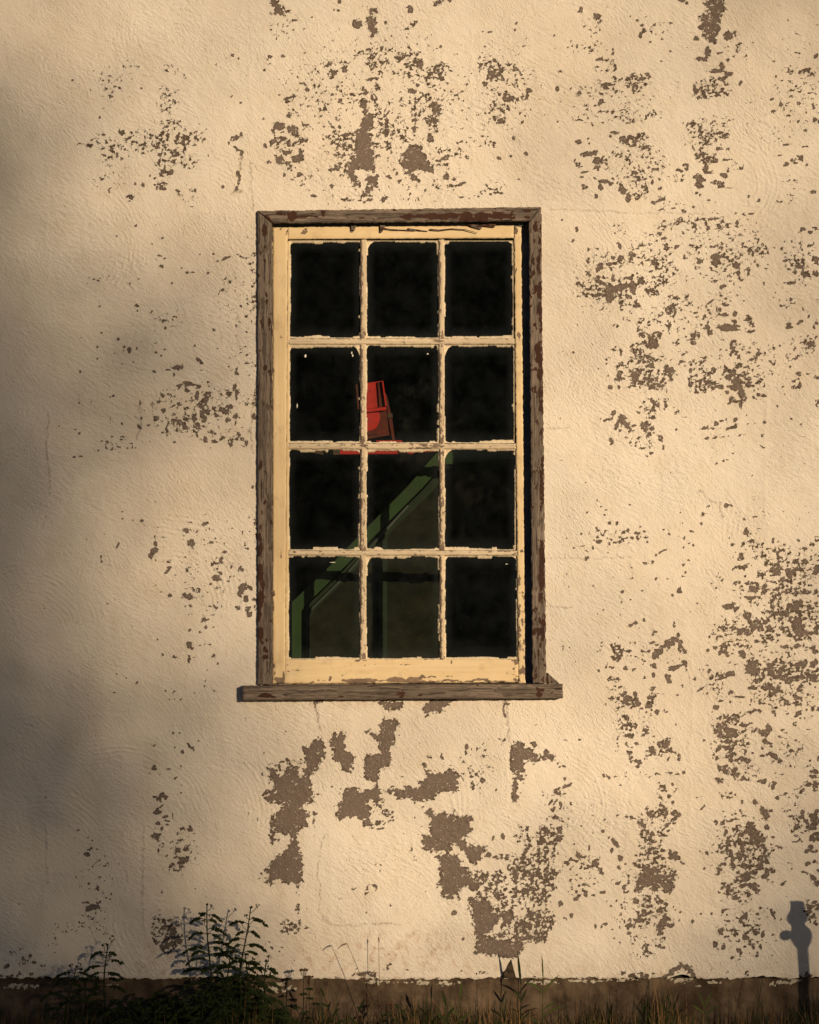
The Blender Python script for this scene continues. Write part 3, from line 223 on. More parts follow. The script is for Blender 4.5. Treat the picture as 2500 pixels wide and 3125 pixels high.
CH += parse('''470 20 26 26 .7;445 8 16 8 .5;700 8 12 14 .9;445 135 22 8 .8;425 150 14 12 .6;470 160 14 10 .5;440 270 20 12 .7;450 200 16 20 .4;430 215 22 30 .2;490 200 12 9 .8;515 235 20 26 .8;535 260 20 20 .9;525 285 20 18 .85;590 245 16 26 .8;600 290 16 26 .8;560 300 30 12 .6;580 300 50 30 .4;620 330 14 10 .7;500 280 60 40 .3;480 340 40 40 .14;795 150 14 30 .98 -35;790 135 16 12 .9;690 205 20 18 .95;690 260 24 14 .8;720 240 16 10 .7;700 235 12 10 .5;750 240 12 5 .5;845 245 7 7;665 318 22 12 .95;720 350 16 12 .9;690 300 60 50 .15;770 345 12 14 .8;880 190 6 9;645 130 5;380 135 4;360 93 5;405 305 5 9;415 65 12 14 .7;525 80 9;575 88 10 8;700 62 14 10 .98;805 85 20 10 .8;840 70 28 10 .9;820 90 10 10 .8;900 75 10 18 .8;885 40 12 8 .8;955 150 8 12 .95;920 135 5;990 215 24 6 .95 -30;1030 235 5;1065 185 12 4 .9;1010 90 6;1050 92 8 4;1075 130 26 10 .8;1120 145 40 7 .7;1165 115 26 12 .9 -30;1080 175 60 50 .1;1175 235 16 10 .85;1240 258 24 8 .8;1215 255 14 4;1085 320 16 14 .95;1060 350 4;1170 290 9 10;1140 250 60 40 .12;540 390 14 20 .8;550 410 16 12 .7;515 400 40 50 .2;510 430 14 9 .7;490 400 8 8;580 440 16 14 .8;520 455 30 10 .5;560 430 40 50 .2;645 470 20 26 .85;635 490 16 20 .9;660 455 14 14 .7;540 495 30 10 .7;560 505 20 8 .7;480 520 6;530 548 10 8;600 550 24 8 .85 15;560 570 20 14 .4;835 415 6 16 .7;840 435 8 8;1014 525 8 8
785 545 20 24 .98;760 565 36 14 .95;740 550 20 14 .9;800 580 14 16 .9;690 580 26 14 .95;700 605 20 16 .9;680 570 16 8 .8;820 600 26 8 .9 25;855 630 9 16 .9;765 590 30 14 .8;790 515 14 6 .8;550 605 12 9 .8;555 630 14 22 .6;610 665 20 16 .98;595 655 16 10 .9;600 690 14 6 .7;560 660 10 6;790 650 8;795 635 5;700 620 60 30 .14;610 500 150 180 .07
148 520 10 6 .8;160 522 20 3 .4;240 522 7 6 .7;35 610 20 22 .98;55 625 24 18 .98;20 635 22 12 .9;88 632 10 12 .6;70 645 9 8;105 672 7;150 690 10 4 .9;120 690 6;388 745 12 10 .95;420 755 18 5 .9;425 758 10 6;465 747 8 3;527 748 7 4;572 742 7 4;650 738 22 3 .7;720 732 14 6 .85;800 725 26 7 .7;845 735 12 5 .8;883 726 11 8 .98;620 740 240 8 .12;150 765 9;495 798 6
155 810 8 26 .98 50;180 800 14 8 .95 -40;100 830 26 12 .8 -30;108 848 14 14 .85;85 860 10 10 .5;120 930 11 22 .98;75 915 12 12 .7;70 960 12 8 .7;85 945 10;90 1000 20 18 .6;130 1025 20 8 .7 20;105 1010 16 10;20 1095 20 26 .6;60 1090 20 24 .7;120 1090 16 30 .98;110 1130 30 20 .9;90 1110 16 20 .7;80 1160 26 16 .8;40 1100 10 40 .6;15 1160 20 30 .6;70 1060 16 14 .6;250 1055 6;345 960 5;475 990 13 6 .95;425 1035 12 6 .7;395 1020 5;330 1098 5;382 1095 8 6;380 1085 12 4
100 950 90 150 .08;660 960 16 22 .9;680 985 22 20 .9;690 1000 30 20 .7;745 935 12 26 .8;760 950 20 18 .8;770 980 16 20 .85;740 970 24 30 .5;825 975 26 12 .95;855 990 18 14 .95;835 1000 20 16 .8;800 1040 40 10 .9 -30;770 1070 26 6 .9 -35;825 1040 18 8 .8;760 870 40 50 .2;750 810 30 30 .3;770 840 20 6 .7;790 870 20 8 .7;820 800 8;835 835 14 5 .8 -40;820 910 8;620 1035 16 12 .9 45;640 1060 12 30 .98 -30;625 1050 16 10 .9;570 1000 20 14 .6;535 1000 9;660 1110 14 20 .85;690 1110 14 20 .9;680 1125 16 10;640 1100 30 30 .4;740 1105 20 20 .5;720 1030 120 90 .14;1002 945 14 6 .95 -40;990 955 6;1015 928 6;980 878 20 3 .8;760 1120 14 20 .5
465 1165 12 36 .98 -38;450 1140 12 8 .9;440 1210 9 20 .85;420 1130 5;490 1250 14 12 .95 30;495 1265 12 6;480 1310 9;510 1210 5;525 1290 6;490 1320 5;590 1300 8;300 1190 7 18 .9;210 1170 5;660 1170 60 60 .3;700 1180 30 40 .4;730 1160 30 40 .25;610 1260 30 50 .25;680 1250 50 50 .35;690 1230 24 30 .5;830 1230 14 16 .95;830 1250 34 14 .95;845 1260 18 14 .95;805 1225 12 16 .9;760 1210 36 12 .6;780 1260 30 14 .6;750 1250 30 20 .4;885 1288 22 5 .95;865 1285 5;1015 1322 8;1025 1228 14 12 .6;1020 1235 20 6 .4;990 1215 20 8 .3
680 1340 60 30 .9;660 1320 36 20 .85;640 1390 50 44 .98;700 1390 50 40 .98;760 1370 46 20 .95;800 1380 34 30 .95;790 1430 40 26 .98;740 1420 30 20 .9;820 1360 30 8 .9;605 1440 26 30 .9;590 1460 16 12 .8;700 1450 24 20 .9;660 1420 30 20 .85;770 1460 30 12 .9;805 1460 14 14 .8;640 1300 60 20 .5;750 1320 60 20 .5;830 1330 16 8 .5;585 1520 20 22 .98;580 1510 20 10 .8;740 1530 26 20 .85;770 1540 20 12 .8;720 1500 26 14 .7;650 1560 24 26 .7;640 1600 30 30 .75;600 1640 24 14 .95;620 1630 24 20 .85;660 1520 30 40 .4;680 1580 30 60 .35;660 1640 20 30 .5;630 1650 16 9 .8;740 1590 20 30 .85;760 1580 24 20 .7;770 1640 16 36 .98;760 1660 28 20 .98;800 1670 30 12 .98;790 1640 16 14 .8;735 1690 24 22 .98;740 1720 18 16 .95;760 1750 18 8 .8;545 1680 14 16 .8;570 1680 16 12 .8;560 1660 30 30 .35;530 1640 30 20 .2;490 1670 8 30 .4;485 1640 8 40 .3;435 1545 10 10 .7;470 1542 40 3 .5;550 1720 10 8;580 1760 40 40 .18;660 1805 26 16 .6;660 1830 30 20 .35;730 1800 14 8;760 1810 14 6;670 1780 80 60 .12;690 1350 170 90 .1;680 1570 160 120 .1
475 1410 26 9 .95 -20;490 1400 14 6 .9;520 1440 12 20 .95;530 1465 14 8 .8;385 1466 14 10 .8;330 1488 14 7 .95;278 1478 13 20 .98;220 1508 18 14 .98 -50;230 1495 12 8;120 1535 13 13 .98;190 1610 14 18 .98;150 1628 18 8 .95;338 1678 6 16 .95;395 1665 12 10 .98;375 1680 10 8 .95;410 1520 5;470 1520 7;545 1400 9;500 1600 4 40 .4;440 1700 4;450 1755 5;490 1780 5;335 1290 22 20 .95;350 1280 14 16 .9;240 1240 20 14 .95;225 1225 8 20 .8;270 1250 16 8 .8;220 1250 30 8 .6;200 1270 30 7 .8;165 1285 14 10 .7;300 1310 14 10;365 1330 10 16 .9;380 1350 10 8;275 1310 30 20 .3;280 1420 14 10 .6;200 1395 24 16 .3;230 1440 60 60 .12;260 1330 150 100 .08
1115 440 26 22 .98;1100 470 24 20 .98;1130 430 16 16 .8;1175 470 36 22 .95;1180 495 40 20 .95;1215 480 20 14 .8;1105 495 16 14 .9;1150 530 36 24 .75;1190 540 30 20 .75;1110 560 26 8 .95;1100 570 14 14 .8;1160 570 40 24 .8;1170 610 26 26 .85;1190 640 24 24 .85;1210 660 18 20 .7;1120 630 24 12 .7;1100 640 16 12 .6;1115 700 24 22 .95;1150 710 18 30 .9;1120 690 20 14 .9;1200 710 18 40 .8;1215 740 18 22 .9;1260 760 20 12 .9;1240 770 14 8;1105 765 30 12 .9;1110 785 14 14 .7;1260 550 20 12 .85;1250 530 12 24 .6;1265 590 14 24 .5;1280 650 30 12 .9 20;1250 640 16 12 .8;1320 685 10 5;1260 500 20 20 .5;1300 610 30 8 .4;1150 400 50 20 .3;1110 390 14 10 .6;1140 385 20 12 .5;1190 400 50 20 .45;1230 360 40 14 .4;1170 370 60 20 .2;1270 430 30 10 .8;1220 400 20 10 .7;1300 350 30 14 .5;1360 350 20 10 .6;1320 340 40 12 .2;1185 440 130 60 .25;1170 600 110 180 .12;1290 740 80 60 .14
1380 470 50 18 .98;1410 450 22 26 .98;1345 465 20 16 .9;1385 495 16 10 .9;1400 545 34 9 .95 10;1380 530 14 14 .8;1430 560 10 6;1375 625 14 7 .8;1445 625 22 18 .95;1460 640 26 10 .8;1420 610 16 8;1480 655 12 12 .9;1380 590 20 30 .3;1380 778 26 16 .95;1365 775 16 10 .8;1450 785 20 10 .98;1440 810 14 20 .95;1430 800 14 12 .8;1550 690 5;1500 460 12 5;1480 505 14 5;1500 550 30 10 .25 25;1550 590 20 10 .8;1610 580 16 10 .7;1500 600 120 120 .08;1640 690 20 8 .6 -40;1660 660 16 12 .3;1575 765 14 3;1695 720 24 18 .95;1690 750 26 16 .95;1700 800 26 26 .9;1660 800 30 14 .8;1640 790 14 10 .7;1680 690 20 10 .6;1630 830 10 10;1580 830 20 3 .6;1600 850 60 40 .1;1470 880 12 12 .8;1490 865 18 5 .9;1510 860 9;1560 860 6;1575 915 6;1540 880 4;1700 835 20 6;1720 640 10 30 .6
1310 60 45 30 .95;1300 100 40 20 .95;1280 80 14 26 .9;1340 100 14 30 .9;1415 70 26 40 .9;1400 45 24 12 .9;1440 50 14 14 .8;1425 105 16 20 .9;1380 120 16 16 .7;1500 60 20 30 .85;1480 110 26 22 .95;1510 130 30 14 .9;1460 130 20 10 .7;1550 160 34 20 .95;1540 145 30 14 .9;1600 60 26 20 .9;1640 55 14 26 .9;1615 40 24 10 .8;1690 55 24 20 .9;1700 40 14 10;1640 110 20 10 .7;1670 130 30 14 .9;1700 155 26 14 .9;1620 130 20 10;1420 200 46 14 .9;1460 215 24 22 .9;1440 240 22 12 .95;1400 180 14 16 .9;1480 200 12 20 .6;1340 160 20 16 .7;1320 200 40 14 .6;1300 180 20 20 .4;1355 140 14 14 .6;1610 200 12 24 .9;1600 215 14 9 .9;1585 260 26 14 .98;1610 265 12 9;1370 285 22 14 .85;1365 300 18 6 .8;1385 280 8 14 .8;1300 290 6 26 .8;1240 290 4;1530 295 16 18 .95;1520 285 12 10;1570 295 18 8 .9;1595 310 14 5 .6;1480 300 9 14 .7;1490 280 60 40 .14;1450 330 30 10 .3;1420 305 20 6;1450 370 9 12 .9;1440 350 10;1595 355 16 12 .95 -30;1590 370 8 14;1650 335 7;1700 335 24 8 .6;1720 325;1500 180 200 120 .2;1575 425 12 12 .6;1660 460 12 4;1645 490 4;1620 330 120 60 .1
1250 910 9;1330 908 14 12 .9 35;1330 930 5;1385 970 30 24 .98;1410 965 26 10 .95;1400 990 22 20 .98;1370 950 16 14 .95;1430 960 12 8;1388 1010 14 9 .9;1085 1035 10 14 .8;1125 1035 12 12 .8;1180 1020 12 8 .8;1210 1015 20 6 .8;1160 1025 12 5;1240 970 12 14 .6;1200 980 30 14 .3;1250 995 30 5 .6;1135 970 6;1140 1000 4;1160 870 26 4 .5;1175 880 14 12 .6;1180 855 12 6 .4;1160 870 60 30 .12;1300 1040 26 10 .8;1310 1060 20 16 .95;1290 1090 34 26 .98;1330 1090 26 20 .95;1320 1130 36 30 .98;1360 1130 22 20 .95;1380 1140 16 20 .9;1340 1160 30 24 .95;1370 1190 30 26 .9;1400 1220 24 24 .8;1380 1260 30 36 .95;1360 1300 26 30 .9;1410 1290 20 16 .7;1430 1330 22 18 .9;1400 1350 20 26 .95;1385 1370 14 16 .9;1300 1190 30 40 .6;1270 1230 30 40 .8;1310 1250 26 30 .6;1250 1180 18 50 .85;1240 1120 22 40 .75;1220 1080 16 14 .7;1230 1260 18 50 .85;1270 1300 30 30 .85;1290 1350 30 30 .9;1260 1380 36 24 .9;1230 1360 20 30 .6;1330 1340 16 30 .5;1190 1270 14 40 .98;1195 1315 12 26 .95;1180 1230 14 30 .9;1155 1210 16 24 .85;1140 1180 22 10 .9;1120 1190 14 16 .9;1165 1140 12 40 .9;1150 1100 14 14 .9;1200 1170 16 20 .4;1125 1220 20 12 .6;1400 1060 12 14;1440 1130 8;1260 1200 160 200 .14;1110 1300 20 12 .98;1100 1330 16 22 .95;1095 1355 20 8 .8;1130 1295 14 8;1075 1300 16 4 .7;1120 1320 14 10
1150 1440 34 22 .85;1180 1450 20 18 .8;1130 1440 14 12;1135 1415 20 10 .7;1180 1410 26 10 .6;1215 1400 24 20 .7;1320 1430 22 24 .98;1340 1460 16 20 .95;1300 1420 16 12 .8;1345 1440 12 20 .7;1250 1430 22 14 .8;1270 1420 16 12 .7;1280 1460 22 14 .4;1260 1520 20 6 .4;1160 1480 30 6 .5;1210 1500 12 14 .95;1200 1510 12 6;1210 1470 20 6 .5;1270 1470 20 8 .5;1300 1480 14 7;1340 1480 20 5;1265 1522 5;1230 1480 130 60 .15
1480 1190 16 8 .9;1485 1195 10 12 .7;1465 1185 8 4;1525 1190 6;1410 1390 5;1440 1405 6;1495 1420 9;1510 1410 20 5 .5 -30;1480 1385 4;1550 1290 16 5 .5;1555 1320 6;1670 1210 30 10 .98;1670 1190 16 20 .98;1690 1215 22 14 .95;1650 1220 20 10 .9;1570 1155 26 5 .9;1640 1285 16 5 .6;1660 1290 14;1720 1120 16 30 .9;1690 1120 24 30 .8;1680 1070 30 24 .85;1700 1020 30 34 .85;1710 970 16 20 .95;1690 1000 26 20 .8;1680 1140 20 10 .9;1665 1050 20 20 .5;1620 970 14 20 .95;1620 1000 20 16 .9;1640 1030 20 20 .85;1600 1040 26 20 .6;1590 1010 30 20 .4;1545 1000 20 10 .4;1580 1075 30 20 .4;1550 1040 12 20 .6;1610 1060 70 90 .15;1630 1340 20 8 .9;1660 1355 20 7 .9 25;1690 1380 24 12 .95 40;1710 1410 20 24 .98;1680 1380 14 16 .6;1720 1330 16 8;1700 1280 20 14 .5;1590 1000 80 160 .06
1700 1530 20 14 .95;1680 1555 44 12 .95;1710 1560 20 20 .9;1640 1565 22 8 .8;1660 1590 20 14 .7;1690 1620 20 16 .8;1700 1660 14 14 .6;1650 1520 14 8 .6;1680 1600 60 80 .15
1055 1602 9 7;995 1600 5;942 1648 9 9 .98;865 1590 5;1130 1580 10 14 .7;1160 1575 20 8 .7;1155 1610 8 5;1230 1585 20 5 .4;1310 1580 20 8 .4;1430 1585 9 14 .95;1450 1630 8 7;1440 1600 12;1240 1640 18 20 .95;1260 1620 20 18 .9;1245 1655 20 8 .9;1275 1600 10 8;1160 1645 14 5;1490 1635 5;1345 1600 9;1355 1635 7 5;1330 1680 30 10 .6;1310 1700 26 10 .9;1330 1720 20 10 .7;1350 1705 20 14 .8;1375 1730 16 20 .9;1290 1670 14 5 .8;1115 1700 18 16 .98;1120 1720 12 10;1190 1705 22 14 .9;1200 1720 12 14 .8;1165 1705 14 6 .7;1160 1742 10 6;1275 1750 22 9 .98;1265 1745 14 16 .9;1290 1775 10 26 .95;1275 1720 16 8 .6;1440 1730 10 5;1220 1760 10 8 .7;1075 1790 15 16 .98;1135 1805 15 17 .98;1225 1830 12 14 .95;1275 1800 14 8 .7;1320 1800 9 14;1360 1810 8 14 .9;1340 1840;1250 1700 160 160 .08;1380 1560 40 30 .15;1460 1770 4''', 1650, 2000, K)
# below the window
P7 = [
 [(455,262),(490,268),(492,300),(508,330),(502,372),(470,390),(455,440),(440,455),(400,455),(378,430),(405,415),(402,385),(395,350),(390,318),(420,305),(440,285)],
 [(548,235),(612,228),(618,255),(600,280),(612,315),(652,345),(656,380),(640,440),(600,435),(580,400),(548,380),(540,345),(560,325),(530,310),(525,285),(548,262)],
 [(815,150),(820,168),(885,175),(888,200),(872,235),(905,248),(875,255),(872,290),(850,320),(850,405),(790,430),(780,505),(755,495),(740,480),(715,470),(712,370),(740,345),(790,340),(795,280),(755,262),(735,235),(750,215),(782,240),(790,200)],
 [(290,440),(320,405),(345,420),(360,400),(370,440),(360,470),(420,450),(425,520),(445,540),(440,600),(380,625),(400,650),(420,660),(410,700),(412,735),(370,735),(355,790),(370,850),(385,905),(378,980),(385,1010),(372,1050),(330,1030),(290,1025),(260,1005),(215,1030),(185,1035),(210,990),(185,960),(215,950),(220,900),(260,880),(290,850),(330,800),(310,770),(250,760),(215,720),(220,680),(260,650),(290,620),(265,600),(200,600),(190,575),(220,545),(240,520),(215,480),(200,440),(200,415),(240,420),(265,460)],
 [(600,540),(625,525),(680,520),(690,545),(735,530),(785,505),(795,540),(810,600),(760,590),(730,600),(745,650),(752,730),(715,730),(690,700),(660,680),(640,690),(600,690),(570,690),(572,660),(560,620),(580,600),(600,580)],
 [(1035,420),(1050,440),(1105,440),(1130,450),(1165,415),(1195,450),(1225,455),(1195,490),(1210,510),(1200,560),(1150,545),(1110,545),(1075,580),(1030,600),(975,600),(950,580),(900,580),(860,560),(810,540),(870,520),(910,540),(920,510),(990,525),(1000,495),(1030,470)],
 [(1030,645),(1060,640),(1080,655),(1130,655),(1160,670),(1180,650),(1205,680),(1280,665),(1285,690),(1260,710),(1280,740),(1265,770),(1235,790),(1240,810),(1300,830),(1355,835),(1340,870),(1320,885),(1330,900),(1290,930),(1260,900),(1220,850),(1185,815),(1160,825),(1165,850),(1110,860),(1030,850),(1010,810),(1010,770),(1050,775),(1055,735),(1060,700)],
 [(1085,885),(1130,880),(1150,865),(1210,885),(1225,935),(1260,960),(1290,1000),(1300,1070),(1240,1045),(1190,1090),(1160,1115),(1110,1090),(1120,1060),(1090,1040),(1120,1010),(1110,960),(1120,920)],
 [(1265,1110),(1310,1110),(1370,1125),(1380,1180),(1440,1190),(1400,1250),(1390,1280),(1330,1300),(1440,1320),(1520,1350),(1560,1360),(1500,1420),(1290,1400),(1300,1310),(1285,1250),(1280,1190)],
 [(755,62),(820,68),(880,62),(918,80),(880,112),(825,112),(790,85)],
 [(1035,85),(1060,52),(1200,52),(1205,62),(1170,75),(1140,100),(1110,125),(1070,130),(1030,140),(1020,115)],
 [(1500,290),(1530,280),(1560,310),(1590,320),(1600,340),(1645,355),(1620,385),(1595,400),(1560,375),(1545,410),(1555,440),(1520,460),(1490,430),(1475,400),(1490,370),(1475,330)],
 [(1500,470),(1520,440),(1555,460),(1540,490),(1515,500),(1525,560),(1515,600),(1485,600),(1490,560),(1480,520)]]
for q_ in P7: CH += poly(q_, 700, 2100, K7, .975, 13)
CH += parse('''1445 115 7 26 .98;1450 145 9 14 .95;1460 80 16 6 .6;1605 295 14 16 .95;1590 290 20 6 .5;1665 350 16 22 .95;1690 370 14 8;1440 285 8 24 .7 30;1425 268 8 5;1120 362 10 14 .98;1055 362 12 6 .8;1250 305 9 14 .9;1243 345 6 10 .8;1340 360 14 10 .7;1335 488 14 12 .95;1275 450 10 26 .6;1310 460 20 14 .3;1280 520 16 20 .3;1335 330 40 60 .08;1300 420 90 110 .06;1407 535 5;543 525 5 14 .9;468 558 8;440 600 14 6 .5;445 690 8 40 .85;460 665 18 8 .6;435 560 5 14 .7;735 225 20 8 .85;720 230 8 4;240 790 26 26 .6;225 750 20 30 .5;225 810 10 14 .6;340 395 60 20 .3;250 415 40 24 .5;175 455 6 20 .4;205 560 30 30 .5;370 380 20 8 .5;180 990 26 20 .35;150 1000 12 14 .2;150 690 6;182 343 5;300 230 5 3;355 1080 30 16 .15;770 1042 14 10 .9;720 1075 16 12 .5;745 1060 30 20 .25;650 1060 16 10 .2;775 930 5;795 960 3;910 465 3
790 600 30 30 .55;830 660 40 16 .5;790 710 50 14 .6;850 700 22 10 .8;810 640 60 30 .2;870 680 10 20 .6;960 850 4 8;980 905 14 3 .6;1160 910 20 20 .5;1115 800 30 20 .5;1100 860 60 14 .4;850 1140 4 9;720 1180 4;1185 1182 12 12 .98;1232 1322 6;1030 405 10 14 .8;800 740 30 6 .4;590 550 20 20 .3
1440 780 10 16 .98;1390 790 8;1365 880 20 18 .85;1395 890 20 12 .7;1420 900 14 30 .3;1450 890 24 18 .7;1500 880 24 12 .5;1560 850 16 40 .75;1580 820 12 40 .7;1540 770 40 50 .2;1650 800 40 90 .28;1680 760 20 24 .6;1640 850 20 30 .6;1560 740 20 20 .3;1690 870 40 50 .5;1600 880 60 40 .3;1505 1000 9 110 .85;1490 1120 10 60 .7;1480 950 14 40 .5;1550 960 14 70 .45;1590 1000 14 60 .5;1630 980 16 60 .5;1670 960 16 60 .5;1700 1000 20 80 .5;1560 1070 30 40 .4;1610 1100 30 40 .45;1660 1080 30 50 .4;1640 1020 70 150 .3;1540 1000 70 150 .22
1300 1020 20 40 .85;1330 1010 30 34 .6;1360 1040 24 40 .5;1390 1070 34 30 .6;1410 1010 20 34 .5;1340 1090 40 24 .6;1380 990 60 30 .45;1420 1090 20 30 .4;1440 1150 20 40 .4;1400 1160 30 30 .5;1465 1210 28 40 .95;1440 1300 40 16 .8;1450 1240 20 20 .7;1520 1250 30 30 .5;1550 1220 40 30 .6;1600 1190 50 30 .7;1580 1260 60 40 .75;1640 1230 50 50 .75;1650 1180 50 20 .65;1690 1230 40 40 .6;1540 1310 50 36 .85;1500 1350 60 30 .85;1600 1310 60 24 .8;1430 1370 60 30 .9;1380 1350 50 40 .9;1660 1290 40 20 .55;1500 1150 120 180 .15;1210 1130 14 40 .15;1310 1150 60 50 .5;1310 960 30 14 .5
360 1165 12 30 .5;370 1240 10 24 .85;345 1255 20 14 .6;300 1280 30 20 .4;310 1235 40 16 .3;275 1285 8 14 .8;340 1270 70 40 .16;220 1365 4;190 1345 4;260 1385 4;37 1080 3''', 700, 2100, K7)
# loose flecks where the plaster meets the foundation, and fine cracks
CH += parse('''420 548 40 10 .5;600 530 70 16 .45;640 535 30 10 .7;740 480 10 16 .6;730 470 40 30 .12;1000 555 90 8 .5;1290 520 40 12 .4;1420 540 60 12 .6;1130 555 40 8 .6;1160 500 16 9 .6;120 575 60 8 .5;880 560 60 7 .6;1560 550 120 6 .5;850 500 5;60 370 6;120 370 5;40 335 4;1175 320 7''', 800, 2700, 900/1725.)
CH += parse('''300 680 60 9 .8;150 685 60 6 .6;600 660 90 26 .5;640 670 40 14 .7;450 690 60 8 .5;900 620 40 20 .7;870 640 60 10 .6;930 650 20 16 .6;1130 685 60 8 .7;1160 645 16 10 .5;1280 650 14 14 .6;1250 690 100 6 .5;1440 695 100 6 .5;1640 660 40 20 .4;620 540 100 16 .12;1190 555 8;1340 543 9 7''', 1650, 2650, K)
CH += crack([(1495,960),(1492,1050),(1465,1090)],0,0,K,3,.8) + crack([(1470,1065),(1485,1090),(1480,1130),(1462,1175)],0,0,K,4.5,.85) + crack([(1440,1200),(1465,1178),(1500,1182)],0,0,K,4,.8)
CH += crack([(1590,1040),(1548,1000),(1560,1150),(1575,1290)],0,0,K,2.2,.6)
CH += crack([(455,62),(455,110),(470,160),(480,220)],700,2100,K7,3.2,.75) + crack([(500,60),(450,75),(455,95)],700,2100,K7,5,.7)
CH += crack([(1400,60),(1450,62),(1445,100)],700,2100,K7,3,.8) + crack([(1465,60),(1462,150),(1470,230),(1480,300)],700,2100,K7,2.2,.62)
CH += crack([(500,770),(485,850),(460,980),(480,1060),(475,1180),(520,1240),(640,1250),(740,1240),(900,1240)],700,2100,K7,2.2,.58)
CH += crack([(0,210),(120,216),(190,215)],1650,1200,K,2,.4) + crack([(0,1345),(160,1350),(560,1340)],1650,1040,K,2,.5) + crack([(20,1640),(190,1650)],1650,1040,K,2,.6)
CH += crack([(980,920),(1030,980),(1110,1000),(1130,1100)],1650,1040,K,2.5,.6) + crack([(60,1292),(600,1320),(1000,1325)],1650,0,K,2,.45)
CH += crack([(870,380),(865,440),(880,500),(850,610)],0,1040,K,2.2,.55) + crack([(300,450),(290,650),(310,940)],0,1040,K,2.6,.6) + crack([(1590,250),(1545,560),(1570,700)],0,1040,K,2.6,.6)
CH += crack([(890,1030),(890,1200),(880,1460),(900,1820)],0,2000,K,2.2,.45) + crack([(285,1080),(290,1420)],0,2000,K,2.4,.5)
CH += crack([(870,590),(880,600),(920,625),(960,690)],1650,2650,K,7,.97) + crack([(810,640),(880,605)],1650,2650,K,8,.97) + crack([(720,690),(810,655)],1650,2650,K,5,.9)

# ------------------------------------------------------------------ materials
def new_mat(name):
    m = bpy.data.materials.new(name); m.use_nodes = True; t = m.node_tree; t.nodes.clear()
    o = t.nodes.new('ShaderNodeOutputMaterial'); b = t.nodes.new('ShaderNodeBsdfPrincipled')
    t.links.new(b.outputs[0], o.inputs[0])
    return m, t, b
class G:
    """small node-graph helper"""
    def __init__(s, t): s.t = t
    def n(s, typ, ins=None, **kw):
        nd = s.t.nodes.new(typ)
        for k, v in kw.items(): setattr(nd, k, v)
        for k, v in (ins or {}).items(): s.put(nd.inputs[k], v)
        return nd
    def put(s, sock, v):
        if isinstance(v, bpy.types.NodeSocket): s.t.links.new(v, sock)
        else: sock.default_value = v
    def math(s, op, a, b=0, c=0, clamp=False):
        nd = s.t.nodes.new('ShaderNodeMath'); nd.operation = op; nd.use_clamp = clamp
        s.put(nd.inputs[0], a); s.put(nd.inputs[1], b)
        if op in ('MULTIPLY_ADD',): s.put(nd.inputs[2], c)
        return nd.outputs[0]
    def noise(s, vec, scale, detail=2, rough=.5, dist=0):
        nd = s.n('ShaderNodeTexNoise'); nd.noise_dimensions = '3D'
        s.put(nd.inputs['Vector'], vec); s.put(nd.inputs['Scale'], scale); s.put(nd.inputs['Detail'], detail)
        s.put(nd.inputs['Roughness'], rough); s.put(nd.inputs['Distortion'], dist)
        return nd.outputs['Fac']
    def mapping(s, vec, scale=(1, 1, 1), rot=(0, 0, 0), loc=(0, 0, 0)):
        if any(rot):                                   # turn first, then stretch
            r0 = s.n('ShaderNodeMapping'); s.put(r0.inputs['Vector'], vec); r0.inputs['Rotation'].default_value = rot
            vec = r0.outputs[0]; rot = (0, 0, 0)
        nd = s.n('ShaderNodeMapping'); s.put(nd.inputs['Vector'], vec); nd.inputs['Scale'].default_value = scale
        nd.inputs['Rotation'].default_value = rot; nd.inputs['Location'].default_value = loc
        return nd.outputs[0]
    def mix(s, f, a, b):
        nd = s.n('ShaderNodeMix', data_type='RGBA'); s.put(nd.inputs[0], f); s.put(nd.inputs[6], a); s.put(nd.inputs[7], b)
        return nd.outputs[2]
    def ramp(s, f, a, b, lo=0., hi=1.):
        nd = s.n('ShaderNodeMapRange'); s.put(nd.inputs[0], f); s.put(nd.inputs[1], a); s.put(nd.inputs[2], b)
        nd.inputs[3].default_value = lo; nd.inputs[4].default_value = hi; nd.clamp = True
        return nd.outputs[0]
    def attr(s, name): return s.n('ShaderNodeAttribute', attribute_name=name).outputs['Fac']
    def bump(s, h, dist, strength=1, normal=None):
        nd = s.n('ShaderNodeBump'); s.put(nd.inputs['Height'], h); nd.inputs['Distance'].default_value = dist
        nd.inputs['Strength'].default_value = strength
        if normal is not None: s.put(nd.inputs['Normal'], normal)
        return nd.outputs[0]
def rgb(r, g, b): return (r, g, b, 1)

def chip_mask(g, vec, scale, sigma, soft=.012, stretch=(1, 1, 1.2), rot=(0, radians(28), 0)):
    v = g.mapping(vec, stretch, rot)
    wv = g.n('ShaderNodeTexNoise'); wv.inputs['Scale'].default_value = scale*1.3; g.put(wv.inputs['Vector'], vec)
    wv.inputs['Detail'].default_value = 1
    off = g.n('ShaderNodeVectorMath', operation='MULTIPLY_ADD'); g.put(off.inputs[0], wv.outputs['Color'])
    off.inputs[1].default_value = (.010, .010, .010); g.put(off.inputs[2], v)
    n = g.noise(off.outputs[0], scale, 3.2, .55)
    z = g.math('DIVIDE', g.math('SUBTRACT', n, .5), sigma)
    d = g.math('SUBTRACT', z, g.attr('thr'))
    return g.ramp(d, -soft/sigma*.5, soft/sigma*.5)

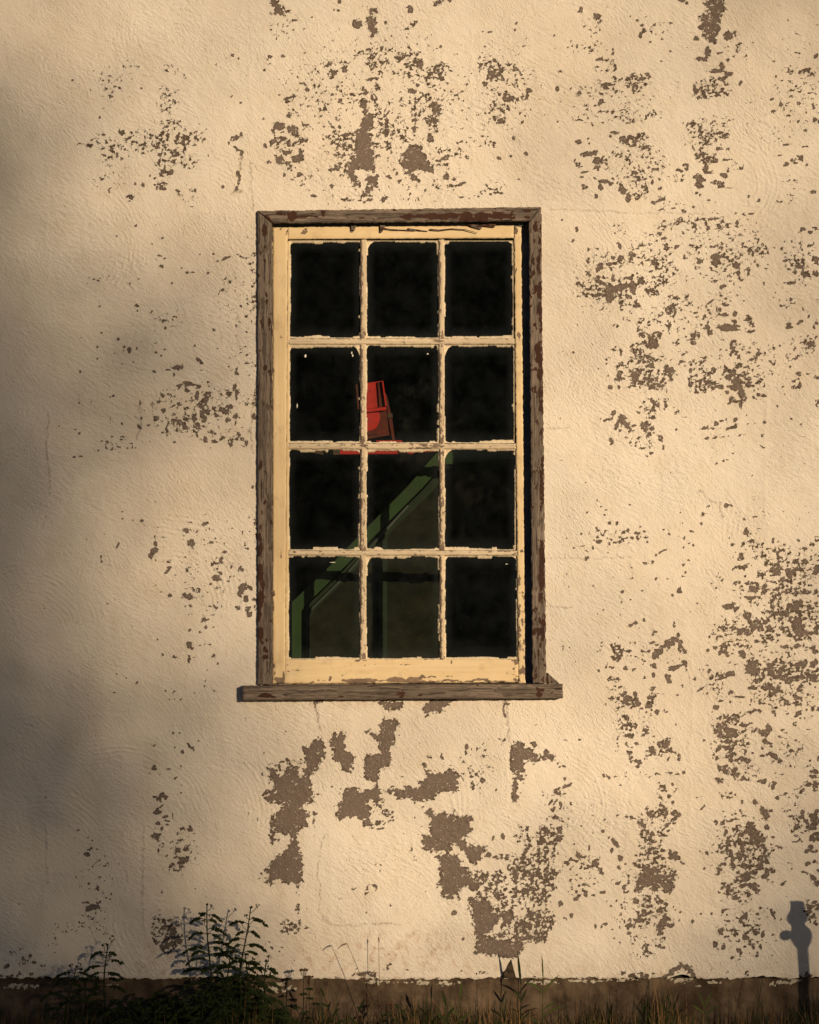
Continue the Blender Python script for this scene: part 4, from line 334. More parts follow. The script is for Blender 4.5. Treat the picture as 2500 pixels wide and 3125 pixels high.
def m_stucco():
    m, t, b = new_mat('weathered_stucco'); g = G(t)
    P = g.n('ShaderNodeNewGeometry').outputs['Position']
    mask = chip_mask(g, P, 80, .092, .02)
    big = g.noise(P, 1.3, 4, .55); mid = g.noise(P, 9, 4, .6); fine = g.noise(P, 330, 3, .6)
    paint = g.mix(g.ramp(big, .35, .65), rgb(.745, .67, .60), rgb(.81, .75, .69))
    paint = g.mix(g.math('MULTIPLY', g.ramp(mid, .48, .75), .35), paint, rgb(.66, .56, .43))
    grime = g.ramp(g.noise(g.mapping(P, (6, 6, 1.2)), 3, 5, .65), .56, .78)
    paint = g.mix(g.math('MULTIPLY', grime, .28), paint, rgb(.50, .43, .36))
    rust = g.math('MULTIPLY', g.ramp(g.noise(P, 26, 4, .6), .5, .66), g.attr('stain'))
    paint = g.mix(rust, paint, rgb(.50, .34, .24))
    paint = g.mix(g.ramp(fine, .62, .74, 0, .22), paint, rgb(.45, .38, .31))
    # hairlines and pores
    spk = g.noise(g.mapping(P, (1, 1, 1.8), (0, .5, 0)), 120, 2, .5)
    paint = g.mix(g.ramp(spk, .695, .73, 0, .55), paint, rgb(.30, .24, .19))
    ck = g.math('MULTIPLY', g.attr('crk'), g.ramp(g.noise(P, 90, 3, .6), .38, .57, .0, 1))
    paint = g.mix(ck, paint, rgb(.16, .115, .08))
    un = g.noise(P, 60, 4, .6)
    lt = g.mix(un, rgb(.135, .104, .09), rgb(.23, .182, .16)); dk = g.mix(un, rgb(.075, .055, .04), rgb(.13, .095, .075))
    under = g.mix(g.ramp(g.attr('thr'), .6, -1.6), dk, lt)
    under = g.mix(g.ramp(fine, .6, .75, 0, .4), under, rgb(.36, .30, .27))
    under = g.mix(g.ramp(g.noise(P, 190, 2, .5), .64, .70, 0, .75), under, rgb(.60, .53, .46))
    g.put(b.inputs['Base Color'], g.mix(mask, paint, under))
    b.inputs['Roughness'].default_value = .9
    b.inputs['Specular IOR Level'].default_value = .15
    gr = g.mapping(P, (1, 1, .42), (0, radians(38), 0))
    gr2 = g.mapping(P, (1, 1, .45), (0, radians(62), 0))
    sel = g.ramp(g.noise(P, 2.2, 2), .44, .56)
    h = g.math('ADD', g.math('MULTIPLY', g.noise(gr, 120, 4, .62), sel), g.math('MULTIPLY', g.noise(gr2, 85, 4, .6), g.math('SUBTRACT', 1.1, sel)))
    h = g.math('MULTIPLY', h, g.ramp(g.noise(P, 3.7, 3), .36, .62, .35, 1.25))
    n1 = g.bump(h, 0.0068, .9)
    n1 = g.bump(g.noise(g.mapping(P, (1, 1, .5), (0, radians(30), 0)), 230, 3, .6), .0026, .9, n1)
    pit = g.ramp(g.noise(g.mapping(P, (1, 1, .6), (0, .4, 0)), 60, 3, .6), .60, .70)
    n1 = g.bump(g.math('SUBTRACT', 1, pit), .0012, .8, n1)
    n2 = g.bump(fine, .0011, .9, n1)
    n3 = g.bump(g.math('SUBTRACT', 1, mask), .003, .9, n2)
    g.put(b.inputs['Normal'], n3)
    return m

def m_board(name, base1, base2, over, grain='z', over2=None, scale=70, sigma=.105, rough=.8, bump=.0016, streak=1., overbump=.0008):
    """a board: grained base, and an over-layer where the thr attribute lets it through"""
    m, t, b = new_mat(name); g = G(t)
    P = g.n('ShaderNodeNewGeometry').outputs['Position']
    sc = (1, 1, .045) if grain == 'z' else (.045, 1, 1)
    wob = g.n('ShaderNodeTexNoise'); wob.inputs['Scale'].default_value = 7; g.put(wob.inputs['Vector'], P)
    off = g.n('ShaderNodeVectorMath', operation='MULTIPLY_ADD'); g.put(off.inputs[0], wob.outputs['Color'])
    off.inputs[1].default_value = (.02, .02, .02); g.put(off.inputs[2], g.mapping(P, sc))
    gr = g.noise(off.outputs[0], 230, 4, .65); gr2 = g.noise(off.outputs[0], 60, 3, .6)
    cl = g.mix(g.ramp(gr2, .35, .68), base1, base2)
    cl = g.mix(g.ramp(gr, .53, .36, 0, .85*streak), cl, rgb(base1[0]*.28, base1[1]*.25, base1[2]*.24))
    cl = g.mix(g.ramp(g.noise(P, 18, 3, .6), .55, .8, 0, .5), cl, rgb(base1[0]*.45, base1[1]*.42, base1[2]*.4))
    crk_ = g.noise(g.mapping(off.outputs[0], (1, 1, 1), (0, 0, 0), (3, 1, 2)), 125, 2, .5)
    cl = g.mix(g.ramp(crk_, .645, .675, 0, .9*streak), cl, rgb(.018, .013, .01))
    mask = chip_mask(g, P, scale, sigma, .02, (1, 1, .5) if grain == 'z' else (.5, 1, 1), (0, 0, 0))
    ov = over
    if over2: ov = g.mix(g.ramp(g.noise(P, 30, 3, .6), .4, .65), over, over2)
    g.put(b.inputs['Base Color'], g.mix(mask, cl, ov))
    b.inputs['Roughness'].default_value = rough; b.inputs['Specular IOR Level'].default_value = .2
    n1 = g.bump(g.math('MULTIPLY', gr, g.math('SUBTRACT', 1.15, mask)), bump, .9)
    n2 = g.bump(mask, overbump, .9, n1)
    g.put(b.inputs['Normal'], g.bump(g.noise(P, 400, 2), .0003, .6, n2))
    return m
GREY1, GREY2 = rgb(.108, .086, .073), rgb(.26, .208, .175)
CREAM, CREAM2 = rgb(.74, .595, .395), rgb(.66, .49, .27)
M = {}
M['stucco'] = m_stucco()
M['wood_v'] = m_board('weathered_wood_upright', GREY1, GREY2, rgb(.055, .024, .016), 'z', rgb(.04, .02, .015))
M['wood_h'] = m_board('weathered_wood_level', GREY1, GREY2, rgb(.06, .026, .017), 'x', rgb(.045, .02, .015))
M['sash_v'] = m_board('cream_paint_upright', CREAM, rgb(.68, .52, .31), rgb(.24, .17, .125), 'z', rgb(.15, .11, .085), 70, .105, .6, .0004, .0)
M['bar_v'] = m_board('worn_shaded_paint_upright', rgb(.66, .55, .41), rgb(.56, .46, .34), rgb(.24, .18, .14), 'z', rgb(.14, .105, .085), 90, .105, .7, .0008, .3)
M['bar_h'] = m_board('worn_paint_level', rgb(.68, .57, .43), rgb(.58, .48, .36), rgb(.24, .18, .14), 'x', rgb(.14, .105, .085), 90, .105, .7, .0008, .3)
M['sash_h'] = m_board('cream_paint_level', CREAM, rgb(.68, .52, .31), rgb(.24, .17, .125), 'x', rgb(.15, .11, .085), 70, .105, .6, .0004, .0)
def plain(name, c1, c2, rough=.7, scale=30, bump=.0005, bscale=120, spec=.3):
    m, t, b = new_mat(name); g = G(t)
    P = g.n('ShaderNodeNewGeometry').outputs['Position']
    g.put(b.inputs['Base Color'], g.mix(g.ramp(g.noise(P, scale, 4, .6), .35, .65), rgb(*c1), rgb(*c2)))
    b.inputs['Roughness'].default_value = rough; b.inputs['Specular IOR Level'].default_value = spec
    if bump: g.put(b.inputs['Normal'], g.bump(g.noise(P, bscale, 4, .6), bump, 1))
    return m
M['putty'] = plain('cream_putty', (.62, .51, .36), (.78, .68, .53), .7, 60, .0008, 200)
M['stop'] = plain('blue_grey_jamb', (.10, .11, .13), (.16, .17, .19), .8, 20)
M['dark'] = plain('dark_interior', (.022, .018, .015), (.035, .03, .024), .9, 6, .001, 30)
M['red'] = plain('red_enamel', (.50, .015, .009), (.34, .012, .008), .55, 25, .0004)
M['red_dark'] = plain('shaded_brown_red', (.13, .022, .014), (.08, .018, .012), .8, 40, .0008)  # darker red: shade put into the colour of dim faces, brown on strut
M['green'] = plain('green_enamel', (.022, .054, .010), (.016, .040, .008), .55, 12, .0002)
M['seal'] = plain('grey_rubber_seal', (.05, .06, .05), (.07, .08, .07), .6)
M['iron'] = plain('old_iron', (.10, .05, .03), (.05, .04, .035), .8, 40)
M['bark'] = plain('bark', (.09, .065, .045), (.05, .036, .026), .9, 12, .01, 18)
M['roof'] = plain('grey_roofing', (.12, .11, .10), (.18, .165, .15), .9, 8)

def m_found():
    m, t, b = new_mat('old_foundation_concrete'); g = G(t)
    P = g.n('ShaderNodeNewGeometry').outputs['Position']
    a = g.mix(g.ramp(g.noise(P, 7, 5, .65), .38, .64), rgb(.055, .038, .027), rgb(.165, .118, .083))
    a = g.mix(g.ramp(g.noise(g.mapping(P, (9, 9, 1)), 3, 4, .6), .5, .75, 0, .6), a, rgb(.05, .035, .025))
    mask = chip_mask(g, P, 58, .105, .02)
    a = g.mix(mask, a, rgb(.50, .45, .38))
    g.put(b.inputs['Base Color'], a); b.inputs['Roughness'].default_value = .95; b.inputs['Specular IOR Level'].default_value = .1
    n = g.bump(g.noise(P, 45, 5, .65), .006, .9); g.put(b.inputs['Normal'], g.bump(mask, .003, .8, n))
    return m
M['found'] = m_found()

def m_leaf(name, c1, c2, c3=None, trans=.25):
    m, t, b = new_mat(name); g = G(t)
    r = g.attr('tint')
    c = g.mix(r, rgb(*c1), rgb(*c2))
    if c3: c = g.mix(g.ramp(r, .62, .7), c, rgb(*c3))
    g.put(b.inputs['Base Color'], c); b.inputs['Roughness'].default_value = .6; b.inputs['Specular IOR Level'].default_value = .2
    tr = g.n('ShaderNodeBsdfTranslucent'); g.put(tr.inputs['Color'], c)
    mx = g.n('ShaderNodeMixShader'); mx.inputs[0].default_value = trans
    out = [n for n in t.nodes if n.type == 'OUTPUT_MATERIAL'][0]
    t.links.new(b.outputs[0], mx.inputs[1]); t.links.new(tr.outputs[0], mx.inputs[2]); t.links.new(mx.outputs[0], out.inputs[0])
    return m
M['weed'] = m_leaf('dark_weed_leaf', (.016, .026, .007), (.034, .05, .012))
M['grass'] = m_leaf('mixed_grass', (.020, .030, .008), (.05, .06, .016), (.26, .145, .065))
M['reed'] = m_leaf('green_reed', (.045, .075, .015), (.07, .10, .02))
M['dry'] = m_leaf('dry_stalk', (.12, .075, .04), (.20, .13, .07))
M['tree'] = m_leaf('tree_leaf', (.03, .055, .012), (.06, .09, .02))
M['flower'] = m_leaf('faded_flower', (.10, .05, .025), (.17, .10, .05))
M['soil'] = plain('soil', (.06, .045, .025), (.10, .075, .04), .95, 2, .02, 8)

def m_glass():
    m = bpy.data.materials.new('dusty_window_glass'); m.use_nodes = True; t = m.node_tree; t.nodes.clear(); g = G(t)
    P = g.n('ShaderNodeNewGeometry').outputs['Position']
    tr = g.n('ShaderNodeBsdfTransparent', {'Color': rgb(.80, .84, .80)})
    gl = g.n('ShaderNodeBsdfGlossy', {'Roughness': .04, 'Color': rgb(.9, .9, .9)})
    g.put(gl.inputs['Normal'], g.bump(g.noise(P, 3.5, 2), .004, .6))
    fr = g.n('ShaderNodeFresnel', {'IOR': 1.45})
    m1 = g.n('ShaderNodeMixShader'); g.put(m1.inputs[0], fr.outputs[0]); t.links.new(tr.outputs[0], m1.inputs[1]); t.links.new(gl.outputs[0], m1.inputs[2])
    df = g.n('ShaderNodeBsdfDiffuse', {'Color': rgb(.45, .55, .62)})
    dust = g.math('ADD', g.ramp(g.noise(P, 16, 5, .7), .35, .75, .002, .013), g.ramp(g.noise(P, 420, 1), .74, .80, 0, .10))
    dust = g.math('ADD', dust, g.ramp(g.attr('edge'), .0, 1., 0, .02))
    m2 = g.n('ShaderNodeMixShader'); g.put(m2.inputs[0], dust); t.links.new(m1.outputs[0], m2.inputs[1]); t.links.new(df.outputs[0], m2.inputs[2])
    o = g.n('ShaderNodeOutputMaterial'); t.links.new(m2.outputs[0], o.inputs[0])
    return m
M['glass'] = m_glass()
M['fleck'] = plain('white_fleck', (.7, .68, .6), (.8, .78, .7), .8)

def set_attr(me, name, arr):
    a = me.attributes.new(name, 'FLOAT', 'POINT'); a.data.foreach_set('value', np.ascontiguousarray(arr, dtype=np.float32).ravel())

# ------------------------------------------------------------------ the building
building = tag(empty('old_building', (0, 0, -.08)), 'old building with flaking cream stucco wall and one weathered twelve pane window', 'building')
OFF = Vector((0, 0, .08))
def put(o, parent=building, off=OFF):         # mesh data is in world coordinates; cancel the parent's offset
    o.parent = parent; o.location = off
    return o

def axis(lo, a, b, hi, fine, coarse):
    l = list(np.arange(lo, a-1e-6, coarse)); m = list(np.arange(a, b, fine)); r = list(np.arange(b, hi, coarse)) + [hi]
    return np.array(l+m+r)
FY = wz(2985)                                   # height where plaster meets foundation
gx = axis(-4.0, -1.56, 1.56, 5.0, .004, .05)
gz = axis(FY, FY+.002, 3.80, 5.2, .004, .05)
gz[0] = FY
XX, ZZ = np.meshgrid(gx, gz)                    # rows: z
PXX = XX/PX+1250; PYY = 3125-ZZ/PX
dens = .003 + .012*np.clip(fbm(PXX/260, PYY/260, 5)+.1, 0, 1)*np.clip(PXX/900, .15, 1)
outside = (PXX < -40) | (PXX > 2540) | (PYY < -40)
dens = np.where(outside, np.clip(fbm(PXX/220, PYY/340, 33, 5)*1.5-.22, 0, .8), dens)
cxs = gx/PX+1250; cys = 3125-gz/PX              # cys decreasing
for it in CH:
    b0, b1, b2, b3 = bounds(it)
    i0, i1 = np.searchsorted(cxs, [b0, b1]); j0, j1 = np.searchsorted(-cys, [-b3, -b2])
    if i1 <= i0 or j1 <= j0: continue
    sl = (slice(j0, j1), slice(i0, i1))
    X = PXX[sl]; Y = PYY[sl]
    if it[0] == 'e' and max(it[3], it[4]) > 30:      # break up the outline of the larger soft clusters
        X = X + 9*vnoise(X/23, Y/23, 3); Y = Y + 9*vnoise(X/23, Y/23, 4)
    elif it[0] != 'l':
        am = 5.5 if it[0] == 'p' else 2.5; X = X + am*vnoise(X/10, Y/10, 3); Y = Y + am*vnoise(X/10, Y/10, 4)
    d_ = field(it, X, Y)
    if it[0] == 'e' and it[5] < .5: dens[sl] = 1-(1-dens[sl])*(1-np.clip(d_*1.2, 0, .97))
    else: dens[sl] = np.maximum(dens[sl], d_)
# keep a calm margin round the window as in the photograph
thr = -probit(dens)
thr = np.clip(thr, -4, 4)
crk = np.zeros_like(dens)
for it in CR:
    b0, b1, b2, b3 = bounds(it); i0, i1 = np.searchsorted(cxs, [b0-8, b1+8]); j0, j1 = np.searchsorted(-cys, [-b3-8, -b2+8])
    if i1 <= i0 or j1 <= j0: continue
    sl = (slice(j0, j1), slice(i0, i1)); X = PXX[sl]; Y = PYY[sl]
    crk[sl] = np.maximum(crk[sl], field(it, X+4*vnoise(X/13, Y/13, 7), Y+4*vnoise(X/13, Y/13, 8)))
# surface relief: trowel arcs, lumps, block joints
H = .0011*fbm(XX/.035, ZZ/.035, 50, 3) + .0022*fbm(XX/.35, ZZ/.35, 60, 3)
H += .0009*np.maximum(0, fbm((XX+ZZ*.8)/.012, (ZZ-XX*.8)/.05, 70, 2))
def arc(cx, cy, r0, r1, a0, a1, amp, lam=14.):
    x0 = cx-r1; x1 = cx+r1; y0 = cy-r1; y1 = cy+r1
    i0, i1 = np.searchsorted(cxs, [x0, x1]); j0, j1 = np.searchsorted(-cys, [-y1, -y0])
    if i1 <= i0 or j1 <= j0: return
    sl = (slice(j0, j1), slice(i0, i1)); X = PXX[sl]; Y = PYY[sl]
    r = np.hypot(X-cx, Y-cy); th = np.degrees(np.arctan2(-(Y-cy), X-cx))
    th = (th-a0+180) % 360-180
    e = np.clip((r-r0)/18, 0, 1)*np.clip((r1-r)/18, 0, 1)*np.clip(th/12, 0, 1)*np.clip((a1-a0-th)/12, 0, 1)
    ph = r/lam*2*pi+2.6*vnoise(X/80, Y/80, 9)+1.2*vnoise(X/24, Y/24, 8)
    ms = np.clip(.55+.9*vnoise(r/14, th/9, 21), 0, 1)
    H[sl] += 2.3*e*ms*amp*((.5+.5*np.sin(ph))**2.5*(.7+.6*vnoise(X/6, Y/6, 44))-.15)
for a_ in [(515, 1850, 120, 290, -10, 110, .0017), (75, 1960, 100, 250, 10, 120, .0016), (330, 1780, 30, 110, 60, 180, .0013), (150, 2600, 90, 210, 20, 120, .0019), (345, 2560, 210, 330, 10, 110, .0017),
           (170, 2480, 60, 140, 20, 140, .0012), (620, 2480, 120, 260, -20, 90, .0015), (200, 760, 110, 260, -60, 60, .0013), (540, 170, 60, 200, 60, 150, .0012), (180, 200, 20, 90, 100, 220, .0012),
           (2215, 560, 80, 190, -50, 70, .0014), (1700, 2450, 60, 170, -80, 80, .0014), (1420, 2900, 60, 260, 30, 150, .0012), (600, 680, 100, 240, 30, 120, .0011), (50, 2350, 60, 190, 40, 120, .0013)]:
    arc(*a_)
for i in range(95):
    r1 = random.uniform(60, 300); a0 = random.uniform(-180, 180)
    arc(random.uniform(-50, 2550), random.uniform(0, 2950), r1*random.uniform(.3, .7), r1, a0, a0+random.uniform(40, 120), random.uniform(.0004, .0013), random.uniform(11, 18))
for xj, ya, yb in [(148, 1200, 1560), (148, 2480, 2740), (440, 1200, 1640), (440, 2350, 2930), (765, 0, 640), (1010, 2450, 2800), (2110, 1900, 2600), (1440, 60, 600), (145, 500, 900), (2340, 1100, 1900), (1550, 2140, 2500)]:
    e = np.clip((PYY-ya)/40, 0, 1)*np.clip((yb-PYY)/40, 0, 1)
    H += .0011*e*np.exp(-((PXX-xj-6*vnoise(PYY/60, PYY*0, 12))/5)**2)*(.6+.5*vnoise(PYY/30, PXX/50, 13))
for yj, xa, xb in [(650, 0, 780), (1395, 0, 780), (2185, 0, 720), (990, 0, 460), (660, 1650, 2300), (1690, 1650, 1950), (2365, 1800, 2120), (105, 950, 1500), (2670, 0, 500), (2725, 850, 1250)]:
    e = np.clip((PXX-xa)/40, 0, 1)*np.clip((xb-PXX)/40, 0, 1)
    H += .0010*e*np.exp(-((PYY-yj-7*vnoise(PXX/60, PXX*0, 14))/5)**2)*(.6+.5*vnoise(PXX/30, PYY/50, 15))
# smooth reveal band round the window, and a chewed lower lip over the foundation
edge = np.minimum.reduce([np.abs(PYY-640) + 1e3*((PXX < 780) | (PXX > 1665)), np.abs(PXX-787) + 1e3*((PYY < 640) | (PYY > 2130)), np.abs(PXX-1668) + 1e3*((PYY < 640) | (PYY > 2130))])
H *= np.where(edge < 60, .45+.55*edge/60, 1)
lip = .006*np.clip(fbm(gx/.13, gx*0, 91, 4)*2.2, -.5, 1.2) + .004*vnoise(gx/.012, gx*0, 92) + .01*np.exp(-((cxs-2085)/26)**2)*1.8
ZG = ZZ.copy(); ZG[0] += lip; ZG[1] = np.maximum(ZG[1], ZG[0]+.001); ZG[2] = np.maximum(ZG[2], ZG[1]+.001); ZG[3] = np.maximum(ZG[3], ZG[2]+.001)
for r_ in range(4, 9): ZG[r_] = np.maximum(ZG[r_], ZG[r_-1]+.001)
Yp = -H
Yp[0] += .003
nzr, nxr = XX.shape
stain = (np.exp(-((PXX-1230)/200)**2-((PYY-2895)/60)**2)*.8 + np.exp(-((PXX-950)/150)**2-((PYY-2940)/40)**2)*.4 + np.exp(-((PXX-500)/90)**2-((PYY-2930)/70)**2)*.5
         + .35*np.clip((PYY-2900)/80, 0, 1) + .35*np.exp(-((PXX-1230)/420)**2-((PYY-2150)/18)**2))
vid = np.arange(nzr*nxr).reshape(nzr, nxr)
qx = .5*(cxs[:-1]+cxs[1:]); qy = .5*(cys[:-1]+cys[1:])
QX, QY = np.meshgrid(qx, qy)
keep = ~((QX > 800) & (QX < 1652) & (QY > 652) & (QY < 2112))
f = np.stack([vid[:-1, :-1], vid[:-1, 1:], vid[1:, 1:], vid[1:, :-1]], -1)[keep]
me = bpy.data.meshes.new('wall')
nv = nzr*nxr; nf = len(f)
me.vertices.add(nv); me.vertices.foreach_set('co', np.stack([XX, Yp, ZG], -1).astype(np.float32).ravel())
me.loops.add(nf*4); me.loops.foreach_set('vertex_index', f.astype(np.int32).ravel())
me.polygons.add(nf); me.polygons.foreach_set('loop_start', np.arange(0, nf*4, 4, dtype=np.int32)); me.polygons.foreach_set('loop_total', np.full(nf, 4, dtype=np.int32))
me.polygons.foreach_set('use_smooth', np.ones(nf, bool)); me.update(calc_edges=True); me.validate()
me.materials.append(M['stucco'])
set_attr(me, 'thr', thr); set_attr(me, 'stain', stain); set_attr(me, 'crk', crk)
o = bpy.data.objects.new('wall', me); col.objects.link(o); put(o)

# solid masonry behind the plaster (with the opening), side walls, floor, ceiling, roof
def part(mb, name, mat, parent=building, off=OFF, **k):
    o = mb.build(name, mat, None, **k); put(o, parent, off); return o
ox0, ox1, oz0, oz1 = wx(798), wx(1654), wz(2115), wz(650)
mb = MB(); Y0, Y1 = .034, .24
mb.box(-4, ox0, Y0, Y1, -.5, 5.2); mb.box(ox1, 5, Y0, Y1, -.5, 5.2); mb.box(ox0, ox1, Y0, Y1, -.5, oz0); mb.box(ox0, ox1, Y0, Y1, oz1, 5.2)
part(mb, 'masonry', M['dark'])
mb = MB(); mb.box(-4, -3.76, .244, 7, -.5, 5.2); part(mb, 'end_wall', M['stucco'])
mb = MB(); mb.box(4.76, 5, .244, 7, -.5, 5.2); part(mb, 'end_wall', M['stucco'])
mb = MB(); mb.box(-4, 5, 7.002, 7.24, -.5, 5.2); part(mb, 'back_wall', M['dark'])
mb = MB(); mb.box(-3.756, 4.756, .244, 6.998, -.1, -.02); part(mb, 'floor', M['dark'])
mb = MB(); mb.box(-3.756, 4.756, .244, 6.998, 3.6, 3.75); part(mb, 'ceiling', M['dark'])
mb = MB(); mb.add([(-4.4,-.35,5.15),(5.4,-.35,5.15),(5.4,3.6,7.2),(-4.4,3.6,7.2),(5.4,7.6,5.15),(-4.4,7.6,5.15),(-4.4,-.35,5.03),(5.4,-.35,5.03),(5.4,7.6,5.03),(-4.4,7.6,5.03)],
    [(0,1,2,3),(3,2,4,5),(0,3,5),(1,4,2),(6,9,8,7),(0,6,7,1),(5,4,8,9),(0,5,9,6),(1,7,8,4)])
part(mb, 'roof', M['roof'])
# foundation
fx = axis(-4.0, -1.56, 1.56, 5.0, .006, .05); fz = np.arange(-.5, FY+.004, .006)
FX, FZ = np.meshgrid(fx, fz)
FH = .006*fbm(FX/.2, FZ/.1, 80, 4)+.004*fbm(FX/.02, FZ/.02, 84, 2)
fpx = FX/PX+1250; fpy = 3125-FZ/PX
fd = np.zeros_like(FX)
for (x, y, rx, ry, d) in [(1150,3000,36,7,.75),(1290,3000,26,9,.7),(1360,3003,26,9,.7),(840,3020,60,12,.5),(870,3005,40,9,.4),(1650,3000,50,10,.55),(1680,3000,30,8,.6),(1790,2995,60,6,.7),(1900,2992,50,6,.5),(2085,2990,40,14,.6),(2130,3010,14,4,.6),(2180,2998,26,6,.6),(2360,3005,20,8,.4),(2390,3000,30,7,.55),(2430,2995,24,5,.6),(60,3012,60,10,.6),(12,3035,4,14,.4),(350,3008,30,6,.4),(1250,2998,200,6,.3),(2060,2985,30,12,.6)]:
    fd = np.maximum(fd, field(('e', x, y, rx, ry, d, 0), fpx, fpy))
fv = np.stack([FX, .010-FH, FZ], -1).reshape(-1, 3)
n1, n0 = FX.shape; vi = np.arange(n1*n0).reshape(n1, n0)
me = bpy.data.meshes.new('foundation')
me.from_pydata(fv.tolist(), [], np.stack([vi[:-1, :-1], vi[:-1, 1:], vi[1:, 1:], vi[1:, :-1]], -1).reshape(-1, 4).tolist())
me.polygons.foreach_set('use_smooth', [True]*len(me.polygons)); me.materials.append(M['found'])
set_attr(me, 'thr', np.clip(-probit(np.maximum(fd, .004)), -4, 4))
o = bpy.data.objects.new('foundation', me); col.objects.link(o); put(o)

# ------------------------------------------------------------------ the window
window = bpy.data.objects.new('window', None); col.objects.link(window); window.parent = building
window.location = (0, 0, wz(2120)+.08); WOFF = Vector((0, 0, -wz(2120)))
def board(name, q, yf, yb, mat, layer=(), base=.02, step=4, jit=.0, bev=.0015, seed=0, face=0, end_wear=0):
    """q: photo-pixel corners TL,TR,BR,BL of the front face"""
    TL, TR, BR, BL = [np.array(p, float) for p in q]
    Lx = max(np.linalg.norm(TR-TL), 1); Lz = max(np.linalg.norm(BL-TL), 1)
    nx_ = max(4, int(Lx/step)); nz_ = max(4, int(Lz/step))
    u = np.linspace(0, 1, nx_+1); v = np.linspace(0, 1, nz_+1)
    b_ = .0025/(Lx*PX)*.5; 
    U, V = np.meshgrid(u, v)
    P = ((1-U)[..., None]*(1-V)[..., None]*TL + U[..., None]*(1-V)[..., None]*TR + U[..., None]*V[..., None]*BR + (1-U)[..., None]*V[..., None]*BL)
    ax, ay = P[..., 0].copy(), P[..., 1].copy()
    # ragged edges
    dL = U*Lx; dR = (1-U)*Lx; dT = V*Lz; dB = (1-V)*Lz
    w1 = lambda a, s: np.clip(1-a/6., 0, 1)*jit*vnoise(s/7., s*0+seed, 31+seed)
    ax = ax + w1(dL, ay) - w1(dR, ay+99); ay = ay + w1(dT, ax) - w1(dB, ax+55)
    X = wx(ax); Z = wz(ay)
    Yf = yf + face*fbm(ax/30, ay/30, 40+seed, 3)
    rim = np.zeros_like(X); rim[0] = rim[-1] = 1; rim[:, 0] = rim[:, -1] = 1
    Yf = Yf + rim*bev
    n1, n0 = X.shape; vi = np.arange(n1*n0).reshape(n1, n0)
    V3 = np.stack([X, Yf, Z], -1).reshape(-1, 3).tolist()
    F = np.stack([vi[1:, :-1], vi[1:, 1:], vi[:-1, 1:], vi[:-1, :-1]], -1).reshape(-1, 4).tolist()
    loop = list(vi[0, :]) + list(vi[1:, -1]) + list(vi[-1, -2::-1]) + list(vi[-2:0:-1, 0])
    k = len(V3)
    for i in loop: V3.append([V3[i][0], yb, V3[i][2]])
    m_ = len(loop)
    for i in range(m_): F.append([loop[i], loop[(i+1) % m_], k+(i+1) % m_, k+i])
    F.append([k+i for i in range(m_)][::-1])
    me = bpy.data.meshes.new(name); me.from_pydata(V3, [], F); me.materials.append(mat)
    me.polygons.foreach_set('use_smooth', [i < (n1-1)*(n0-1) for i in range(len(F))])
    allx = np.array([p[0] for p in V3])/PX+1250; ally = 3125-np.array([p[2] for p in V3])/PX
    d = np.full(len(V3), base)
    for it in layer: d = np.maximum(d, field(it, allx+2*vnoise(allx/9, ally/9, 5), ally+2*vnoise(allx/9, ally/9, 6)))
    set_attr(me, 'thr', np.clip(-probit(d), -4, 4))
    o = bpy.data.objects.new(name, me); col.objects.link(o); o.parent = window; o.location = WOFF
    return o
E = lambda *a: parse(a[0], *a[1:])
z1 = (720, 600, 530/1725.); z2 = (1200, 600, 550/1725.); z4 = (700, 1650, 550/1725.); z5 = (1200, 1650, 550/1725.)
YC = -.016                                     # casing face stands proud of the plaster
YS = .026                                      # sash face
# casing (mitred): the layer holds remnants of dark brown paint
headL = E('1700 205 60 30 .9;560 195 70 40 .75;450 180 50 20 .8;700 200 90 12 .8;870 165 20 40 .8;560 220 30 30 .8;330 210 60 60 .6;1260 160 200 12 .15', *z1)
headL += E('150 195 80 22 .98;260 190 50 20 .9;360 190 80 30 .98;540 190 120 32 .98;700 200 80 45 .98;850 200 90 45 .95;1000 190 110 40 .98;1130 195 60 30 .95;1270 210 20 14 .9;1200 140 120 12 .3', *z2)
board('head_casing', [(787,645),(1651,633),(1614,676),(832,683)], YC, .0, M['wood_h'], headL, .10, 4, 1.4, .002, 1, .0012)
leftL = E('290 340 26 60 .95;245 330 14 20 .7;295 500 16 20 .9;250 570 12 26 .7;290 650 12 20 .8;225 780 20 20 .95;300 980 16 30 .8;200 1000 14 30 .6;315 1050 14 20 .8;335 1280 16 70 .95;290 1700 18 22 .95;240 1530 8 14 .9;350 1800 10 60 .6', *z1)
leftL += E('300 100 26 90 .9;300 300 30 110 .98;300 560 26 120 .98;290 730 20 60 .8;305 880 30 90 .98;310 960 20 30 .8;395 770 20 26 .9;350 1040 22 24 .9;345 1110 22 16 .95;420 510 20 30 .8;425 640 12 60 .5;280 1200 8 60 .4', *z4)
leftL += parse('1615 770 14 40 .95;1610 1200 14 60 .7;1620 1500 16 160 .9;1615 1800 16 60 .9;1650 1850 10 20 .5;1640 1000 10 14;1680 1110 12 30 .5;1645 165 10 20 .8;1675 200 10 20 .7;1690 400 8 30 .6', 0, 1040, K)
board('side_casing', [(787,645),(832,685),(832,2089),(788,2089)], YC+.0012, .0, M['wood_v'], leftL, .06, 4, 1.6, .002, 2, .0012)
